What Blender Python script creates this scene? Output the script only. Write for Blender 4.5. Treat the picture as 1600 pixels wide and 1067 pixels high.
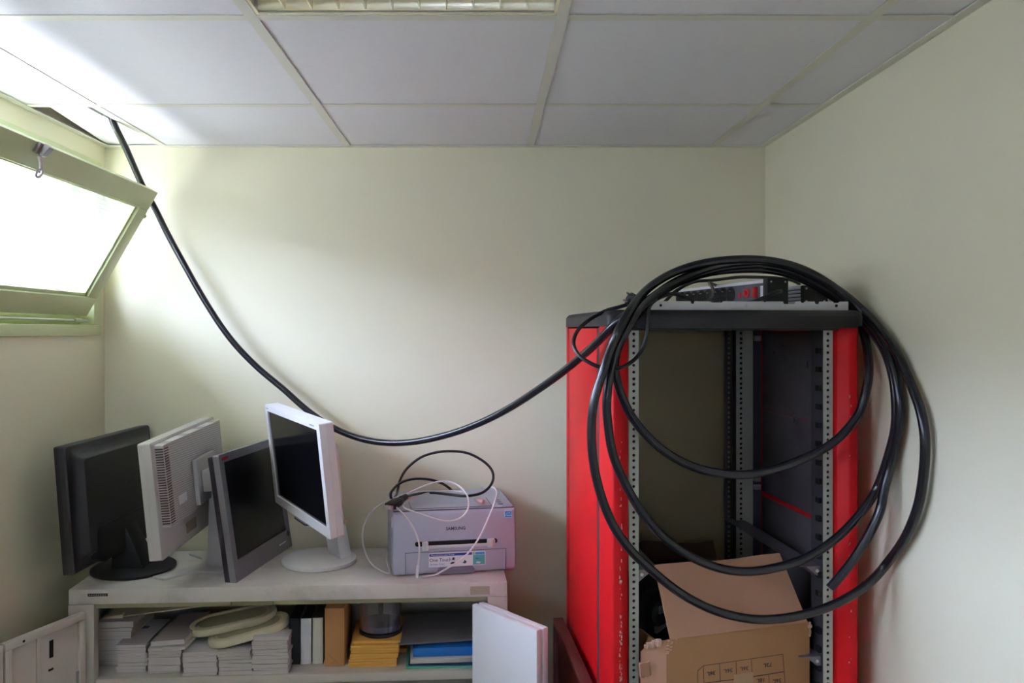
import bpy, bmesh, math, random
from mathutils import Vector, Matrix

random.seed(7)
for _o in list(bpy.data.objects):
    bpy.data.objects.remove(_o, do_unlink=True)
SC = bpy.context.scene
COL = SC.collection
R = math.radians

# ------------------------------------------------------------------ camera, sky, exposure
EYE = 1.705
FPX, VPX, VPY = 1244.0, 755.0, 517.0
cam_d = bpy.data.cameras.new('camera')
cam_d.sensor_width = 36.0
cam_d.lens = FPX * 36.0 / 1600.0
cam_d.shift_x = (800.0 - VPX) / 1600.0
cam_d.shift_y = -(533.5 - VPY) / 1600.0
cam_d.clip_start = 0.02
cam = bpy.data.objects.new('camera', cam_d)
COL.objects.link(cam)
cam.location = (0, 0, EYE)
cam.rotation_euler = (R(90), 0, 0)
SC.camera = cam

world = bpy.data.worlds.new('overcast_sky')
SC.world = world
world.use_nodes = True
bg = world.node_tree.nodes['Background']
bg.inputs['Color'].default_value = (0.75, 0.86, 1.10, 1)
bg.inputs['Strength'].default_value = 88.0
# overcast sky: brightness rises from the horizon to the zenith as (1 + 2 sin e) / 3
_nt = world.node_tree
_tc = _nt.nodes.new('ShaderNodeTexCoord')
_sp = _nt.nodes.new('ShaderNodeSeparateXYZ')
_nt.links.new(_tc.outputs['Generated'], _sp.inputs[0])
_mr = _nt.nodes.new('ShaderNodeMapRange')
_mr.inputs[1].default_value = 0.0
_mr.inputs[2].default_value = 1.0
_mr.inputs[3].default_value = 1.0 / 3.0
_mr.inputs[4].default_value = 1.0
_nt.links.new(_sp.outputs[2], _mr.inputs[0])
_vm = _nt.nodes.new('ShaderNodeVectorMath')
_vm.operation = 'SCALE'
_vm.inputs[0].default_value = (0.72, 0.83, 1.18)
_nt.links.new(_mr.outputs[0], _vm.inputs['Scale'])
_nt.links.new(_vm.outputs[0], bg.inputs['Color'])
SC.view_settings.view_transform = 'Standard'
SC.view_settings.look = 'None'
SC.view_settings.exposure = 0.0
SC.view_settings.gamma = 1.0
SC.view_settings.use_curve_mapping = False
SC.cycles.max_bounces = 12
SC.cycles.diffuse_bounces = 8
SC.cycles.glossy_bounces = 4
SC.cycles.transmission_bounces = 6
SC.cycles.transparent_max_bounces = 10
SC.cycles.use_denoising = True
SC.cycles.sample_clamp_indirect = 0.0
SC.cycles.sample_clamp_direct = 0.0


# ------------------------------------------------------------------ helpers
def lin(c):
    c = c / 255.0
    return c / 12.92 if c <= 0.04045 else ((c + 0.055) / 1.055) ** 2.4


def rgb(t):
    return (lin(t[0]), lin(t[1]), lin(t[2]), 1.0)


def at(px, py, Y):
    return Vector(((px - VPX) / FPX * Y, Y, EYE + (VPY - py) / FPX * Y))


MATS = {}


def mat(name, col, rough=0.5, metal=0.0, var=0.06, scale=8.0, bump=0.0, bscale=200.0, spec=0.5, coat=0.0, dirt=None, dscale=3.0, damt=0.5):
    m = bpy.data.materials.new(name)
    m.use_nodes = True
    nt = m.node_tree
    b = nt.nodes['Principled BSDF']
    b.inputs['Roughness'].default_value = rough
    b.inputs['Metallic'].default_value = metal
    b.inputs['Specular IOR Level'].default_value = spec
    b.inputs['Coat Weight'].default_value = coat
    tc = nt.nodes.new('ShaderNodeTexCoord')
    n = nt.nodes.new('ShaderNodeTexNoise')
    n.inputs['Scale'].default_value = scale
    n.inputs['Detail'].default_value = 4
    nt.links.new(tc.outputs['Object'], n.inputs['Vector'])
    mx = nt.nodes.new('ShaderNodeMix')
    mx.data_type = 'RGBA'
    c = rgb(col)
    mx.inputs[6].default_value = tuple(max(0, v * (1 - var)) for v in c[:3]) + (1,)
    mx.inputs[7].default_value = tuple(min(1, v * (1 + var)) for v in c[:3]) + (1,)
    nt.links.new(n.outputs['Fac'], mx.inputs[0])
    out = mx.outputs[2]
    if dirt is not None:
        n3 = nt.nodes.new('ShaderNodeTexNoise')
        n3.inputs['Scale'].default_value = dscale
        n3.inputs['Detail'].default_value = 8
        n3.inputs['Roughness'].default_value = 0.7
        nt.links.new(tc.outputs['Object'], n3.inputs['Vector'])
        rp = nt.nodes.new('ShaderNodeMapRange')
        rp.inputs[1].default_value = 0.5
        rp.inputs[2].default_value = 0.72
        rp.inputs[3].default_value = 0.0
        rp.inputs[4].default_value = damt
        nt.links.new(n3.outputs['Fac'], rp.inputs[0])
        m2 = nt.nodes.new('ShaderNodeMix')
        m2.data_type = 'RGBA'
        nt.links.new(rp.outputs[0], m2.inputs[0])
        nt.links.new(out, m2.inputs[6])
        m2.inputs[7].default_value = rgb(dirt)
        out = m2.outputs[2]
    nt.links.new(out, b.inputs['Base Color'])
    if bump > 0:
        n2 = nt.nodes.new('ShaderNodeTexNoise')
        n2.inputs['Scale'].default_value = bscale
        n2.inputs['Detail'].default_value = 3
        nt.links.new(tc.outputs['Object'], n2.inputs['Vector'])
        bp = nt.nodes.new('ShaderNodeBump')
        bp.inputs['Strength'].default_value = bump
        bp.inputs['Distance'].default_value = 0.002
        nt.links.new(n2.outputs['Fac'], bp.inputs['Height'])
        nt.links.new(bp.outputs['Normal'], b.inputs['Normal'])
    MATS[name] = m
    return m


def stripe_mat(name, col, col2, axis, period, duty=0.25, rough=0.6, bump=0.3):
    """fine parallel lines along one object axis (page edges, moulded ribs)"""
    m = mat(name, col, rough)
    nt = m.node_tree
    b = nt.nodes['Principled BSDF']
    tc = nt.nodes['Texture Coordinate']
    sp = nt.nodes.new('ShaderNodeSeparateXYZ')
    nt.links.new(tc.outputs['Object'], sp.inputs[0])
    md = nt.nodes.new('ShaderNodeMath')
    md.operation = 'FLOORED_MODULO'
    md.inputs[1].default_value = period
    nt.links.new(sp.outputs[axis], md.inputs[0])
    lt = nt.nodes.new('ShaderNodeMath')
    lt.operation = 'LESS_THAN'
    lt.inputs[1].default_value = period * duty
    nt.links.new(md.outputs[0], lt.inputs[0])
    mx = nt.nodes.new('ShaderNodeMix')
    mx.data_type = 'RGBA'
    nt.links.new(lt.outputs[0], mx.inputs[0])
    src = b.inputs['Base Color'].links[0].from_socket
    nt.links.new(src, mx.inputs[6])
    mx.inputs[7].default_value = rgb(col2)
    nt.links.new(mx.outputs[2], b.inputs['Base Color'])
    return m


class MB:
    def __init__(s):
        s.v = []
        s.f = []

    def add(s, vs, fs):
        o = len(s.v)
        s.v += [Vector(p) for p in vs]
        s.f += [[i + o for i in f] for f in fs]
        return s

    def box(s, x0, x1, y0, y1, z0, z1, m=None):
        vs = [Vector((x, y, z)) for z in (z0, z1) for y in (y0, y1) for x in (x0, x1)]
        if m is not None:
            vs = [m @ p for p in vs]
        return s.add(vs, [(0, 2, 3, 1), (4, 5, 7, 6), (0, 1, 5, 4), (2, 6, 7, 3), (0, 4, 6, 2), (1, 3, 7, 5)])

    def prism(s, poly, ax, a0, a1, m=None):
        def mk(p, a):
            if ax == 'z':
                q = Vector((p[0], p[1], a))
            elif ax == 'y':
                q = Vector((p[0], a, p[1]))
            else:
                q = Vector((a, p[0], p[1]))
            return m @ q if m is not None else q
        n = len(poly)
        vs = [mk(p, a0) for p in poly] + [mk(p, a1) for p in poly]
        fs = [tuple(range(n))[::-1], tuple(range(n, 2 * n))]
        for i in range(n):
            j = (i + 1) % n
            fs.append((i, j, n + j, n + i))
        return s.add(vs, fs)

    def hexa(s, a, b):
        """two 4-point loops joined into a solid"""
        return s.loft([a, b])

    def loft(s, rings, cap=True, closed=True):
        n = len(rings[0])
        vs = [Vector(p) for r in rings for p in r]
        fs = []
        for k in range(len(rings) - 1):
            for i in range(n if closed else n - 1):
                j = (i + 1) % n
                fs.append((k * n + i, k * n + j, (k + 1) * n + j, (k + 1) * n + i))
        if cap:
            fs.append(tuple(range(n))[::-1])
            fs.append(tuple(range((len(rings) - 1) * n, len(rings) * n)))
        return s.add(vs, fs)

    def tube(s, pts, r, n=10, r1=None):
        pts = [Vector(p) for p in pts]
        N = len(pts)
        t = []
        for i in range(N):
            d = pts[min(i + 1, N - 1)] - pts[max(i - 1, 0)]
            t.append(d.normalized())
        ref = Vector((0, 0, 1)) if abs(t[0].z) < 0.9 else Vector((1, 0, 0))
        nrm = t[0].cross(ref).normalized()
        rings = []
        for i in range(N):
            if i:
                nrm = (nrm - t[i] * nrm.dot(t[i])).normalized()
            bn = t[i].cross(nrm)
            rr = r if r1 is None else r + (r1 - r) * i / (N - 1)
            rings.append([pts[i] + (nrm * math.cos(2 * math.pi * k / n) + bn * math.sin(2 * math.pi * k / n)) * rr for k in range(n)])
        return s.loft(rings)

    def cyl(s, c0, c1, r, n=16, r1=None):
        return s.tube([c0, c1], r, n, r1)

    def lathe(s, prof, n=32, c=(0, 0, 0), sx=1.0, sy=1.0, m=None):
        c = Vector(c)
        rings = []
        for (r, z) in prof:
            ring = [c + Vector((r * sx * math.cos(2 * math.pi * k / n), r * sy * math.sin(2 * math.pi * k / n), z)) for k in range(n)]
            if m is not None:
                ring = [m @ p for p in ring]
            rings.append(ring)
        return s.loft(rings)

    def build(s, name, material, parent=None, bevel=0.0, smooth=False, matrix=None, seg=2):
        me = bpy.data.meshes.new(name)
        vs = s.v if matrix is None else [matrix @ p for p in s.v]
        me.from_pydata([tuple(p) for p in vs], [], s.f)
        bm = bmesh.new()
        bm.from_mesh(me)
        bmesh.ops.recalc_face_normals(bm, faces=bm.faces)
        if bevel > 0:
            es = [e for e in bm.edges if e.is_manifold and e.calc_face_angle(0) > 0.5]
            bmesh.ops.bevel(bm, geom=es, offset=bevel, segments=seg, profile=0.5, affect='EDGES', clamp_overlap=True)
        bm.to_mesh(me)
        bm.free()
        if smooth or bevel > 0:
            me.shade_smooth()
            me.set_sharp_from_angle(angle=R(35))
        o = bpy.data.objects.new(name, me)
        COL.objects.link(o)
        if isinstance(material, str):
            material = MATS[material]
        me.materials.append(material)
        if parent is not None:
            o.parent = parent
        return o


def empty(name, loc=(0, 0, 0), rz=0.0, label=None, cat=None, group=None, kind=None):
    o = bpy.data.objects.new(name, None)
    COL.objects.link(o)
    o.empty_display_size = 0.1
    o.location = loc
    o.rotation_euler = (0, 0, rz)
    return tag(o, label, cat, group, kind)


def tag(o, label=None, cat=None, group=None, kind=None):
    if label:
        o['label'] = label
    if cat:
        o['category'] = cat
    if group:
        o['group'] = group
    if kind:
        o['kind'] = kind
    return o


def struct(o):
    o['kind'] = 'structure'
    return o


def catmull(pts, n=8):
    pts = [Vector(p) for p in pts]
    P = [pts[0] * 2 - pts[1]] + pts + [pts[-1] * 2 - pts[-2]]
    out = []
    for i in range(1, len(P) - 2):
        p0, p1, p2, p3 = P[i - 1], P[i], P[i + 1], P[i + 2]
        for k in range(n):
            t = k / n
            out.append(0.5 * ((2 * p1) + (p2 - p0) * t + (2 * p0 - 5 * p1 + 4 * p2 - p3) * t * t + (3 * p1 - p0 - 3 * p2 + p3) * t ** 3))
    out.append(pts[-1])
    return out


def relax(pts, it=2):
    for _ in range(it):
        pts = [pts[0]] + [(pts[i - 1] + pts[i] * 2 + pts[i + 1]) / 4 for i in range(1, len(pts) - 1)] + [pts[-1]]
    return pts


def rrect(w, h, r, n=5, cx=0, cz=0):
    out = []
    for (sx, sz, a0) in ((1, 1, 0), (-1, 1, 90), (-1, -1, 180), (1, -1, 270)):
        for k in range(n + 1):
            a = R(a0 + 90 * k / n)
            out.append((cx + sx * (w / 2 - r) + r * math.cos(a), cz + sz * (h / 2 - r) + r * math.sin(a)))
    return out


def text(s, size, material, name, parent, matrix, offset=0.0, depth=0.0002):
    cu = bpy.data.curves.new('lettering', 'FONT')
    cu.body = s
    cu.size = size
    cu.extrude = depth
    cu.offset = offset
    cu.align_x = 'CENTER'
    cu.align_y = 'CENTER'
    cu.resolution_u = 3
    t = bpy.data.objects.new('lettering', cu)
    COL.objects.link(t)
    dg = bpy.context.evaluated_depsgraph_get()
    me = bpy.data.meshes.new_from_object(t.evaluated_get(dg))
    bpy.data.objects.remove(t, do_unlink=True)
    me.name = name
    me.transform(matrix)
    me.materials.clear()
    me.materials.append(MATS[material])
    o = bpy.data.objects.new(name, me)
    COL.objects.link(o)
    o.parent = parent
    return o


def frame_mat(o, ex, ey, ez):
    """matrix whose columns are the given axes at origin o"""
    m = Matrix.Identity(4)
    for i, a in enumerate((ex, ey, ez)):
        for k in range(3):
            m[k][i] = a[k]
    for k in range(3):
        m[k][3] = o[k]
    return m


# ------------------------------------------------------------------ materials
mat('wall_paint', (224, 219, 194), 0.55, var=0.02, scale=2.0, bump=0.05, bscale=120, spec=0.3)
mat('floor_vinyl', (186, 180, 168), 0.5, var=0.1, scale=6)
mat('tile_white', (226, 225, 230), 0.9, var=0.03, scale=60, bump=0.2, bscale=300, spec=0.1)
mat('tee_paint', (216, 214, 203), 0.55, var=0.02)
mat('plenum', (120, 108, 90), 0.9, var=0.1)
mat('green_paint', (190, 198, 152), 0.38, var=0.05, scale=6, bump=0.05, bscale=60)
mat('putty', (196, 206, 160), 0.5, var=0.05)
mat('steel', (190, 190, 195), 0.28, metal=1.0, var=0.05)
mat('dull_steel', (160, 156, 160), 0.45, metal=0.7, var=0.12, scale=40)
mat('galvanised', (176, 180, 170), 0.5, metal=0.35, var=0.08, scale=30)
mat('aluminium', (248, 242, 214), 0.32, metal=0.45, var=0.02, coat=0.3)
mat('lamp_glass', (235, 235, 230), 0.3)
mat('black_plastic', (17, 17, 20), 0.5, var=0.15, scale=20)
mat('black_soft', (20, 20, 23), 0.6, var=0.15, bump=0.1)
mat('black_shell', (40, 40, 44), 0.5, var=0.1, bump=0.08, bscale=500)
mat('cable_black', (24, 24, 30), 0.26, var=0.1, spec=0.55)
mat('cord_black', (22, 22, 26), 0.32, var=0.1)
mat('cord_white', (222, 214, 216), 0.4, var=0.04)
mat('cord_brown', (92, 84, 78), 0.6)
mat('red_paint', (208, 20, 28), 0.5, var=0.05, scale=4, bump=0.03, bscale=400, dirt=(166, 16, 24), dscale=7, damt=0.3, spec=0.22)
mat('red_scuffed', (196, 26, 34), 0.32, var=0.05, dirt=(190, 170, 168), dscale=26, damt=0.0)
mat('scuff', (186, 168, 166), 0.6, var=0.15, scale=80)
mat('slot_red', (120, 16, 26), 0.5)
mat('slot_dark', (70, 50, 56), 0.6)
mat('cap_black', (34, 32, 33), 0.6, var=0.12, scale=10, dirt=(84, 78, 72), dscale=8, damt=0.55)
mat('panel_grey', (112, 106, 112), 0.4, metal=0.2, var=0.1, scale=5, dirt=(72, 64, 68), dscale=5, damt=0.7)
mat('dark_steel', (74, 72, 74), 0.5, metal=0.3, var=0.1)
mat('blocker_olive', (146, 137, 106), 0.6, var=0.04)
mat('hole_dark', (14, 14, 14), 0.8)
mat('cardboard', (164, 122, 86), 0.85, var=0.06, scale=5, bump=0.12, bscale=90, spec=0.1)
mat('loose_maroon', (88, 32, 30), 0.5, var=0.1, scale=6, dirt=(70, 34, 32), dscale=5, damt=0.6)
mat('flap_shade_brown', (66, 48, 36), 0.85, var=0.1, scale=6)
mat('cardboard_inner', (176, 134, 108), 0.88, var=0.05, scale=9, bump=0.15, bscale=60, spec=0.1)
mat('cardboard_torn', (190, 156, 136), 0.95, var=0.2, scale=120, bump=0.6, bscale=200, spec=0.05)
mat('print_ink', (52, 38, 56), 0.8)
mat('clear_tape', (172, 138, 106), 0.25)
mat('cabinet_paint', (196, 190, 180), 0.42, var=0.03, scale=5, bump=0.03, bscale=200)
mat('cabinet_top', (206, 200, 194), 0.45, var=0.05, scale=7, dirt=(160, 150, 140), dscale=9, damt=0.5)
mat('cabinet_inside', (170, 164, 152), 0.5, var=0.05)
mat('track', (160, 156, 120), 0.5)
mat('door_white', (222, 220, 224), 0.4, var=0.02, scale=6)
mat('tan_label', (168, 150, 132), 0.7, var=0.08, scale=90)
mat('white_shell', (214, 212, 214), 0.42, var=0.02, bump=0.05, bscale=400)
mat('grey_shell', (192, 188, 186), 0.5, var=0.03, bump=0.06, bscale=400)
mat('silver_shell', (134, 132, 138), 0.38, metal=0.35, var=0.04)
mat('dark_back', (44, 36, 44), 0.5)
mat('screen_black', (14, 14, 17), 0.16, var=0.2, scale=6, spec=0.5)
mat('screen_matt', (16, 16, 18), 0.28, var=0.2, scale=4)
mat('vent_dark', (92, 66, 70), 0.7)
mat('red_mark', (190, 30, 40), 0.5)
mat('printer_shell', (180, 182, 200), 0.45, var=0.03, bump=0.08, bscale=500)
mat('printer_dark', (118, 118, 132), 0.5)
mat('printer_gap', (88, 84, 96), 0.6)
mat('logo_grey', (70, 68, 80), 0.4, metal=0.4)
mat('label_white', (228, 228, 234), 0.4)
mat('label_blue', (40, 66, 160), 0.4)
mat('label_cyan', (60, 160, 226), 0.4)
mat('label_teal', (90, 180, 180), 0.4)
mat('label_lime', (190, 200, 120), 0.4)
mat('label_text', (60, 60, 120), 0.5)
mat('pink_plastic', (200, 150, 150), 0.45)
stripe_mat('paper_edge', (206, 200, 196), (168, 158, 154), 2, 0.0033, 0.3, 0.85)
mat('paper', (198, 194, 196), 0.85, var=0.04, scale=40)
mat('oval_cream', (214, 206, 176), 0.45, var=0.03)
mat('oval_groove', (184, 176, 146), 0.55)
mat('book_white', (212, 214, 220), 0.5, var=0.03)
mat('book_cream', (208, 206, 196), 0.5, var=0.03)
mat('book_dark', (44, 38, 38), 0.6)
mat('binder_black', (20, 21, 27), 0.5)
mat('wrap_brown', (190, 140, 88), 0.7, var=0.06, scale=10)
mat('wrap_fold', (150, 104, 62), 0.75)
mat('envelope', (222, 170, 80), 0.7, var=0.06, scale=10)
mat('disc', (70, 62, 100), 0.2, metal=0.3)
mat('folder_blue', (20, 110, 190), 0.4, var=0.12, scale=25)
mat('folder_navy', (16, 48, 96), 0.45)
mat('folder_green', (90, 180, 150), 0.45)
mat('sleeve_grey', (112, 110, 112), 0.3, var=0.1, scale=6)
mat('socket_black', (30, 30, 34), 0.5)
mat('strip_silver', (226, 226, 236), 0.4, metal=0.15, var=0.02)
mat('strip_face', (88, 88, 100), 0.5)
mat('bar_grey', (196, 196, 198), 0.45, metal=0.2, var=0.03)
mat('switch_red', (214, 24, 36), 0.35)
mat('brass', (210, 200, 190), 0.3, metal=0.9)
mat('asphalt', (82, 80, 74), 0.9, var=0.15, scale=20)
mat('concrete', (150, 146, 138), 0.9, var=0.1)
mat('sticker_orange', (208, 176, 140), 0.5)


def plastic_clear():
    m = bpy.data.materials.new('clear_plastic')
    m.use_nodes = True
    nt = m.node_tree
    nt.nodes.clear()
    out = nt.nodes.new('ShaderNodeOutputMaterial')
    tr = nt.nodes.new('ShaderNodeBsdfTransparent')
    tr.inputs[0].default_value = (0.95, 0.95, 0.96, 1)
    gl = nt.nodes.new('ShaderNodeBsdfGlossy')
    gl.inputs['Roughness'].default_value = 0.12
    df = nt.nodes.new('ShaderNodeBsdfDiffuse')
    df.inputs[0].default_value = (0.5, 0.5, 0.52, 1)
    fr = nt.nodes.new('ShaderNodeLayerWeight')
    fr.inputs[0].default_value = 0.25
    m1 = nt.nodes.new('ShaderNodeMixShader')
    m2 = nt.nodes.new('ShaderNodeMixShader')
    m2.inputs[0].default_value = 0.05
    nt.links.new(fr.outputs['Facing'], m1.inputs[0])
    nt.links.new(tr.outputs[0], m1.inputs[1])
    nt.links.new(gl.outputs[0], m1.inputs[2])
    nt.links.new(m1.outputs[0], m2.inputs[1])
    nt.links.new(df.outputs[0], m2.inputs[2])
    nt.links.new(m2.outputs[0], out.inputs[0])
    MATS['clear_plastic'] = m


plastic_clear()


def pane_materials():
    """ribbed obscure glass: outer face scatters the daylight, inner face is clear"""
    m = bpy.data.materials.new('obscure_glass')
    m.use_nodes = True
    nt = m.node_tree
    nt.nodes.clear()
    out = nt.nodes.new('ShaderNodeOutputMaterial')
    tc = nt.nodes.new('ShaderNodeTexCoord')
    sp = nt.nodes.new('ShaderNodeSeparateXYZ')
    nt.links.new(tc.outputs['Object'], sp.inputs[0])

    def line(axis, period, duty):
        md = nt.nodes.new('ShaderNodeMath')
        md.operation = 'FLOORED_MODULO'
        md.inputs[1].default_value = period
        nt.links.new(sp.outputs[axis], md.inputs[0])
        lt = nt.nodes.new('ShaderNodeMath')
        lt.operation = 'LESS_THAN'
        lt.inputs[1].default_value = period * duty
        nt.links.new(md.outputs[0], lt.inputs[0])
        return lt
    a = line(1, 0.0125, 0.09)
    b = line(0, 0.0125, 0.05)
    b2 = nt.nodes.new('ShaderNodeMath')
    b2.operation = 'MULTIPLY'
    b2.inputs[1].default_value = 0.3
    nt.links.new(b.outputs[0], b2.inputs[0])
    mx = nt.nodes.new('ShaderNodeMath')
    mx.operation = 'MAXIMUM'
    nt.links.new(a.outputs[0], mx.inputs[0])
    nt.links.new(b2.outputs[0], mx.inputs[1])
    cm = nt.nodes.new('ShaderNodeMix')
    cm.data_type = 'RGBA'
    cm.inputs[6].default_value = (0.95, 0.96, 0.97, 1)
    cm.inputs[7].default_value = (0.36, 0.40, 0.46, 1)
    nt.links.new(mx.outputs[0], cm.inputs[0])
    tl = nt.nodes.new('ShaderNodeBsdfTranslucent')
    df = nt.nodes.new('ShaderNodeBsdfDiffuse')
    df.inputs[0].default_value = (0.8, 0.82, 0.85, 1)
    nt.links.new(cm.outputs[2], tl.inputs[0])
    ms = nt.nodes.new('ShaderNodeMixShader')
    ms.inputs[0].default_value = 0.25
    nt.links.new(tl.outputs[0], ms.inputs[1])
    nt.links.new(df.outputs[0], ms.inputs[2])
    # mostly see-through ribbed glass; the wires and ribs scatter the rest
    tp = nt.nodes.new('ShaderNodeBsdfTransparent')
    tp.inputs[0].default_value = (0.93, 0.95, 0.96, 1)
    fc = nt.nodes.new('ShaderNodeMath')
    fc.operation = 'MULTIPLY_ADD'
    fc.inputs[1].default_value = 0.45
    fc.inputs[2].default_value = 0.15
    nt.links.new(mx.outputs[0], fc.inputs[0])
    m3 = nt.nodes.new('ShaderNodeMixShader')
    nt.links.new(fc.outputs[0], m3.inputs[0])
    nt.links.new(tp.outputs[0], m3.inputs[1])
    nt.links.new(ms.outputs[0], m3.inputs[2])
    nt.links.new(m3.outputs[0], out.inputs[0])
    MATS['obscure_glass'] = m
    m = bpy.data.materials.new('clear_glass')
    m.use_nodes = True
    nt = m.node_tree
    nt.nodes.clear()
    out = nt.nodes.new('ShaderNodeOutputMaterial')
    tr = nt.nodes.new('ShaderNodeBsdfTransparent')
    gl = nt.nodes.new('ShaderNodeBsdfGlossy')
    gl.inputs['Roughness'].default_value = 0.05
    ms = nt.nodes.new('ShaderNodeMixShader')
    ms.inputs[0].default_value = 0.04
    nt.links.new(tr.outputs[0], ms.inputs[1])
    nt.links.new(gl.outputs[0], ms.inputs[2])
    nt.links.new(ms.outputs[0], out.inputs[0])
    MATS['clear_glass'] = m


pane_materials()

# ------------------------------------------------------------------ the room shell
XL, XR, YB, YF, ZC = -1.246, 0.928, 2.62, -3.0, 2.31
WT = 0.36
W1 = (1.15, 2.573, 1.70, 2.24)      # window opening y0 y1 z0 z1
W3 = (-0.40, 0.95, 1.70, 2.24)     # unseen window added along the same wall for side light
W2 = (-0.42, 0.02, 1.55, 2.20)      # x0 x1 z0 z1, fill-light window added in the wall behind the photographer
m = MB()
m.box(XL - WT, XL, YF, YB + WT, 0, W1[2])
m.box(XL - WT, XL, YF, YB + WT, W1[3], ZC + 0.3)
m.box(XL - WT, XL, YF, W3[0], W1[2], W1[3])
m.box(XL - WT, XL, W3[1], W1[0], W1[2], W1[3])
m.box(XL - WT, XL, W1[1], YB + WT, W1[2], W1[3])
struct(m.build('wall_left', 'wall_paint'))
struct(MB().box(XL - WT, XR + WT, YB, YB + WT, 0, ZC + 0.3).build('wall_back', 'wall_paint'))
struct(MB().box(XR, XR + WT, YF, YB, 0, ZC + 0.3).build('wall_right', 'wall_paint'))
m = MB()
m.box(XL - WT, XR + WT, YF - WT, YF, 0, W2[2]).box(XL - WT, XR + WT, YF - WT, YF, W2[3], ZC + 0.3)
m.box(XL - WT, W2[0], YF - WT, YF, W2[2], W2[3]).box(W2[1], XR + WT, YF - WT, YF, W2[2], W2[3])
struct(m.build('wall_front', 'wall_paint'))
struct(MB().box(XL - WT, XR + WT, YF - WT, YB + WT, -0.2, 0).build('floor', 'floor_vinyl'))
struct(MB().box(-14, XL - WT, -14, 14, 1.2, 1.42).build('ground_outside', 'asphalt'))
struct(MB().box(-5.2, -5.0, -14, 14, 1.42, 2.85).build('low_sky_blocker', 'concrete'))  # unseen wall added to block the low sky
ceil = struct(MB().box(XL - WT, XR + WT, YF - WT, YB + WT, ZC + 0.28, ZC + 0.40).build('ceiling', 'plenum'))
TX = [-1.047, -0.447, 0.153, 0.753]
TY = [2.140 - 0.6 * i for i in range(9)]
for x in TX:
    MB().prism([(x - .012, ZC), (x + .012, ZC), (x + .012, ZC + .0015), (x + .001, ZC + .0015), (x + .001, ZC + .035), (x - .001, ZC + .035), (x - .001, ZC + .0015), (x - .012, ZC + .0015)], 'y', YF, YB).build('tee_bar', 'tee_paint', ceil)
xs = [XL] + TX + [XR]
for y in TY:
    for i in range(len(xs) - 1):
        a = xs[i] + (.012 if i else 0)
        b = xs[i + 1] - (.012 if i < len(xs) - 2 else 0)
        MB().prism([(y - .012, ZC), (y + .012, ZC), (y + .012, ZC + .0015), (y + .001, ZC + .0015), (y + .001, ZC + .035), (y - .001, ZC + .035), (y - .001, ZC + .0015), (y - .012, ZC + .0015)], 'x', a, b).build('tee_bar', 'tee_paint', ceil)
ys = [YB] + TY + [YF]
for j in range(len(ys) - 1):
    for i in range(len(xs) - 1):
        y1, y0, x0, x1 = ys[j], ys[j + 1], xs[i], xs[i + 1]
        if j == 2 and i == 2:
            continue                      # the luminaire sits here
        z = ZC + 0.0028 + random.uniform(-.0006, .0006)
        if j == 0 and i == 0:             # pushed-aside corner tile with a nick for the cable
            poly = [(-1.178, y0 + .004), (-1.082, y0 + .004), (-1.082, 2.262), (-1.078, 2.262), (-1.078, 2.29), (-1.052, 2.29), (-1.052, y1 - .004), (-1.232, y1 - .004)]
            MB().prism(poly, 'z', z + .003, z + .018).build('ceiling_tile', 'tile_white', ceil)
            continue
        MB().box(x0 + .003, x1 - .004, y0 + .003, y1 - .005, z, z + .015).build('ceiling_tile', 'tile_white', ceil)
# perimeter wall angle
for k, (a, b, c, d) in enumerate(((XL, XR, YB - .022, YB), (XL, XL + .022, YF, YB - .022), (XR - .022, XR, YF, YB - .022))):
    mm = MB().box(a, b, c, d, ZC - .0015, ZC + .0015)
    if k == 0:
        mm.box(a, b, YB - .002, YB, ZC + .0015, ZC + .025)
    elif k == 1:
        mm.box(XL, XL + .002, c, d, ZC + .0015, ZC + .025)
    else:
        mm.box(XR - .002, XR, c, d, ZC + .0015, ZC + .025)
    struct(mm.build('trim_%d' % (k + 1), 'tee_paint'))


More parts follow.
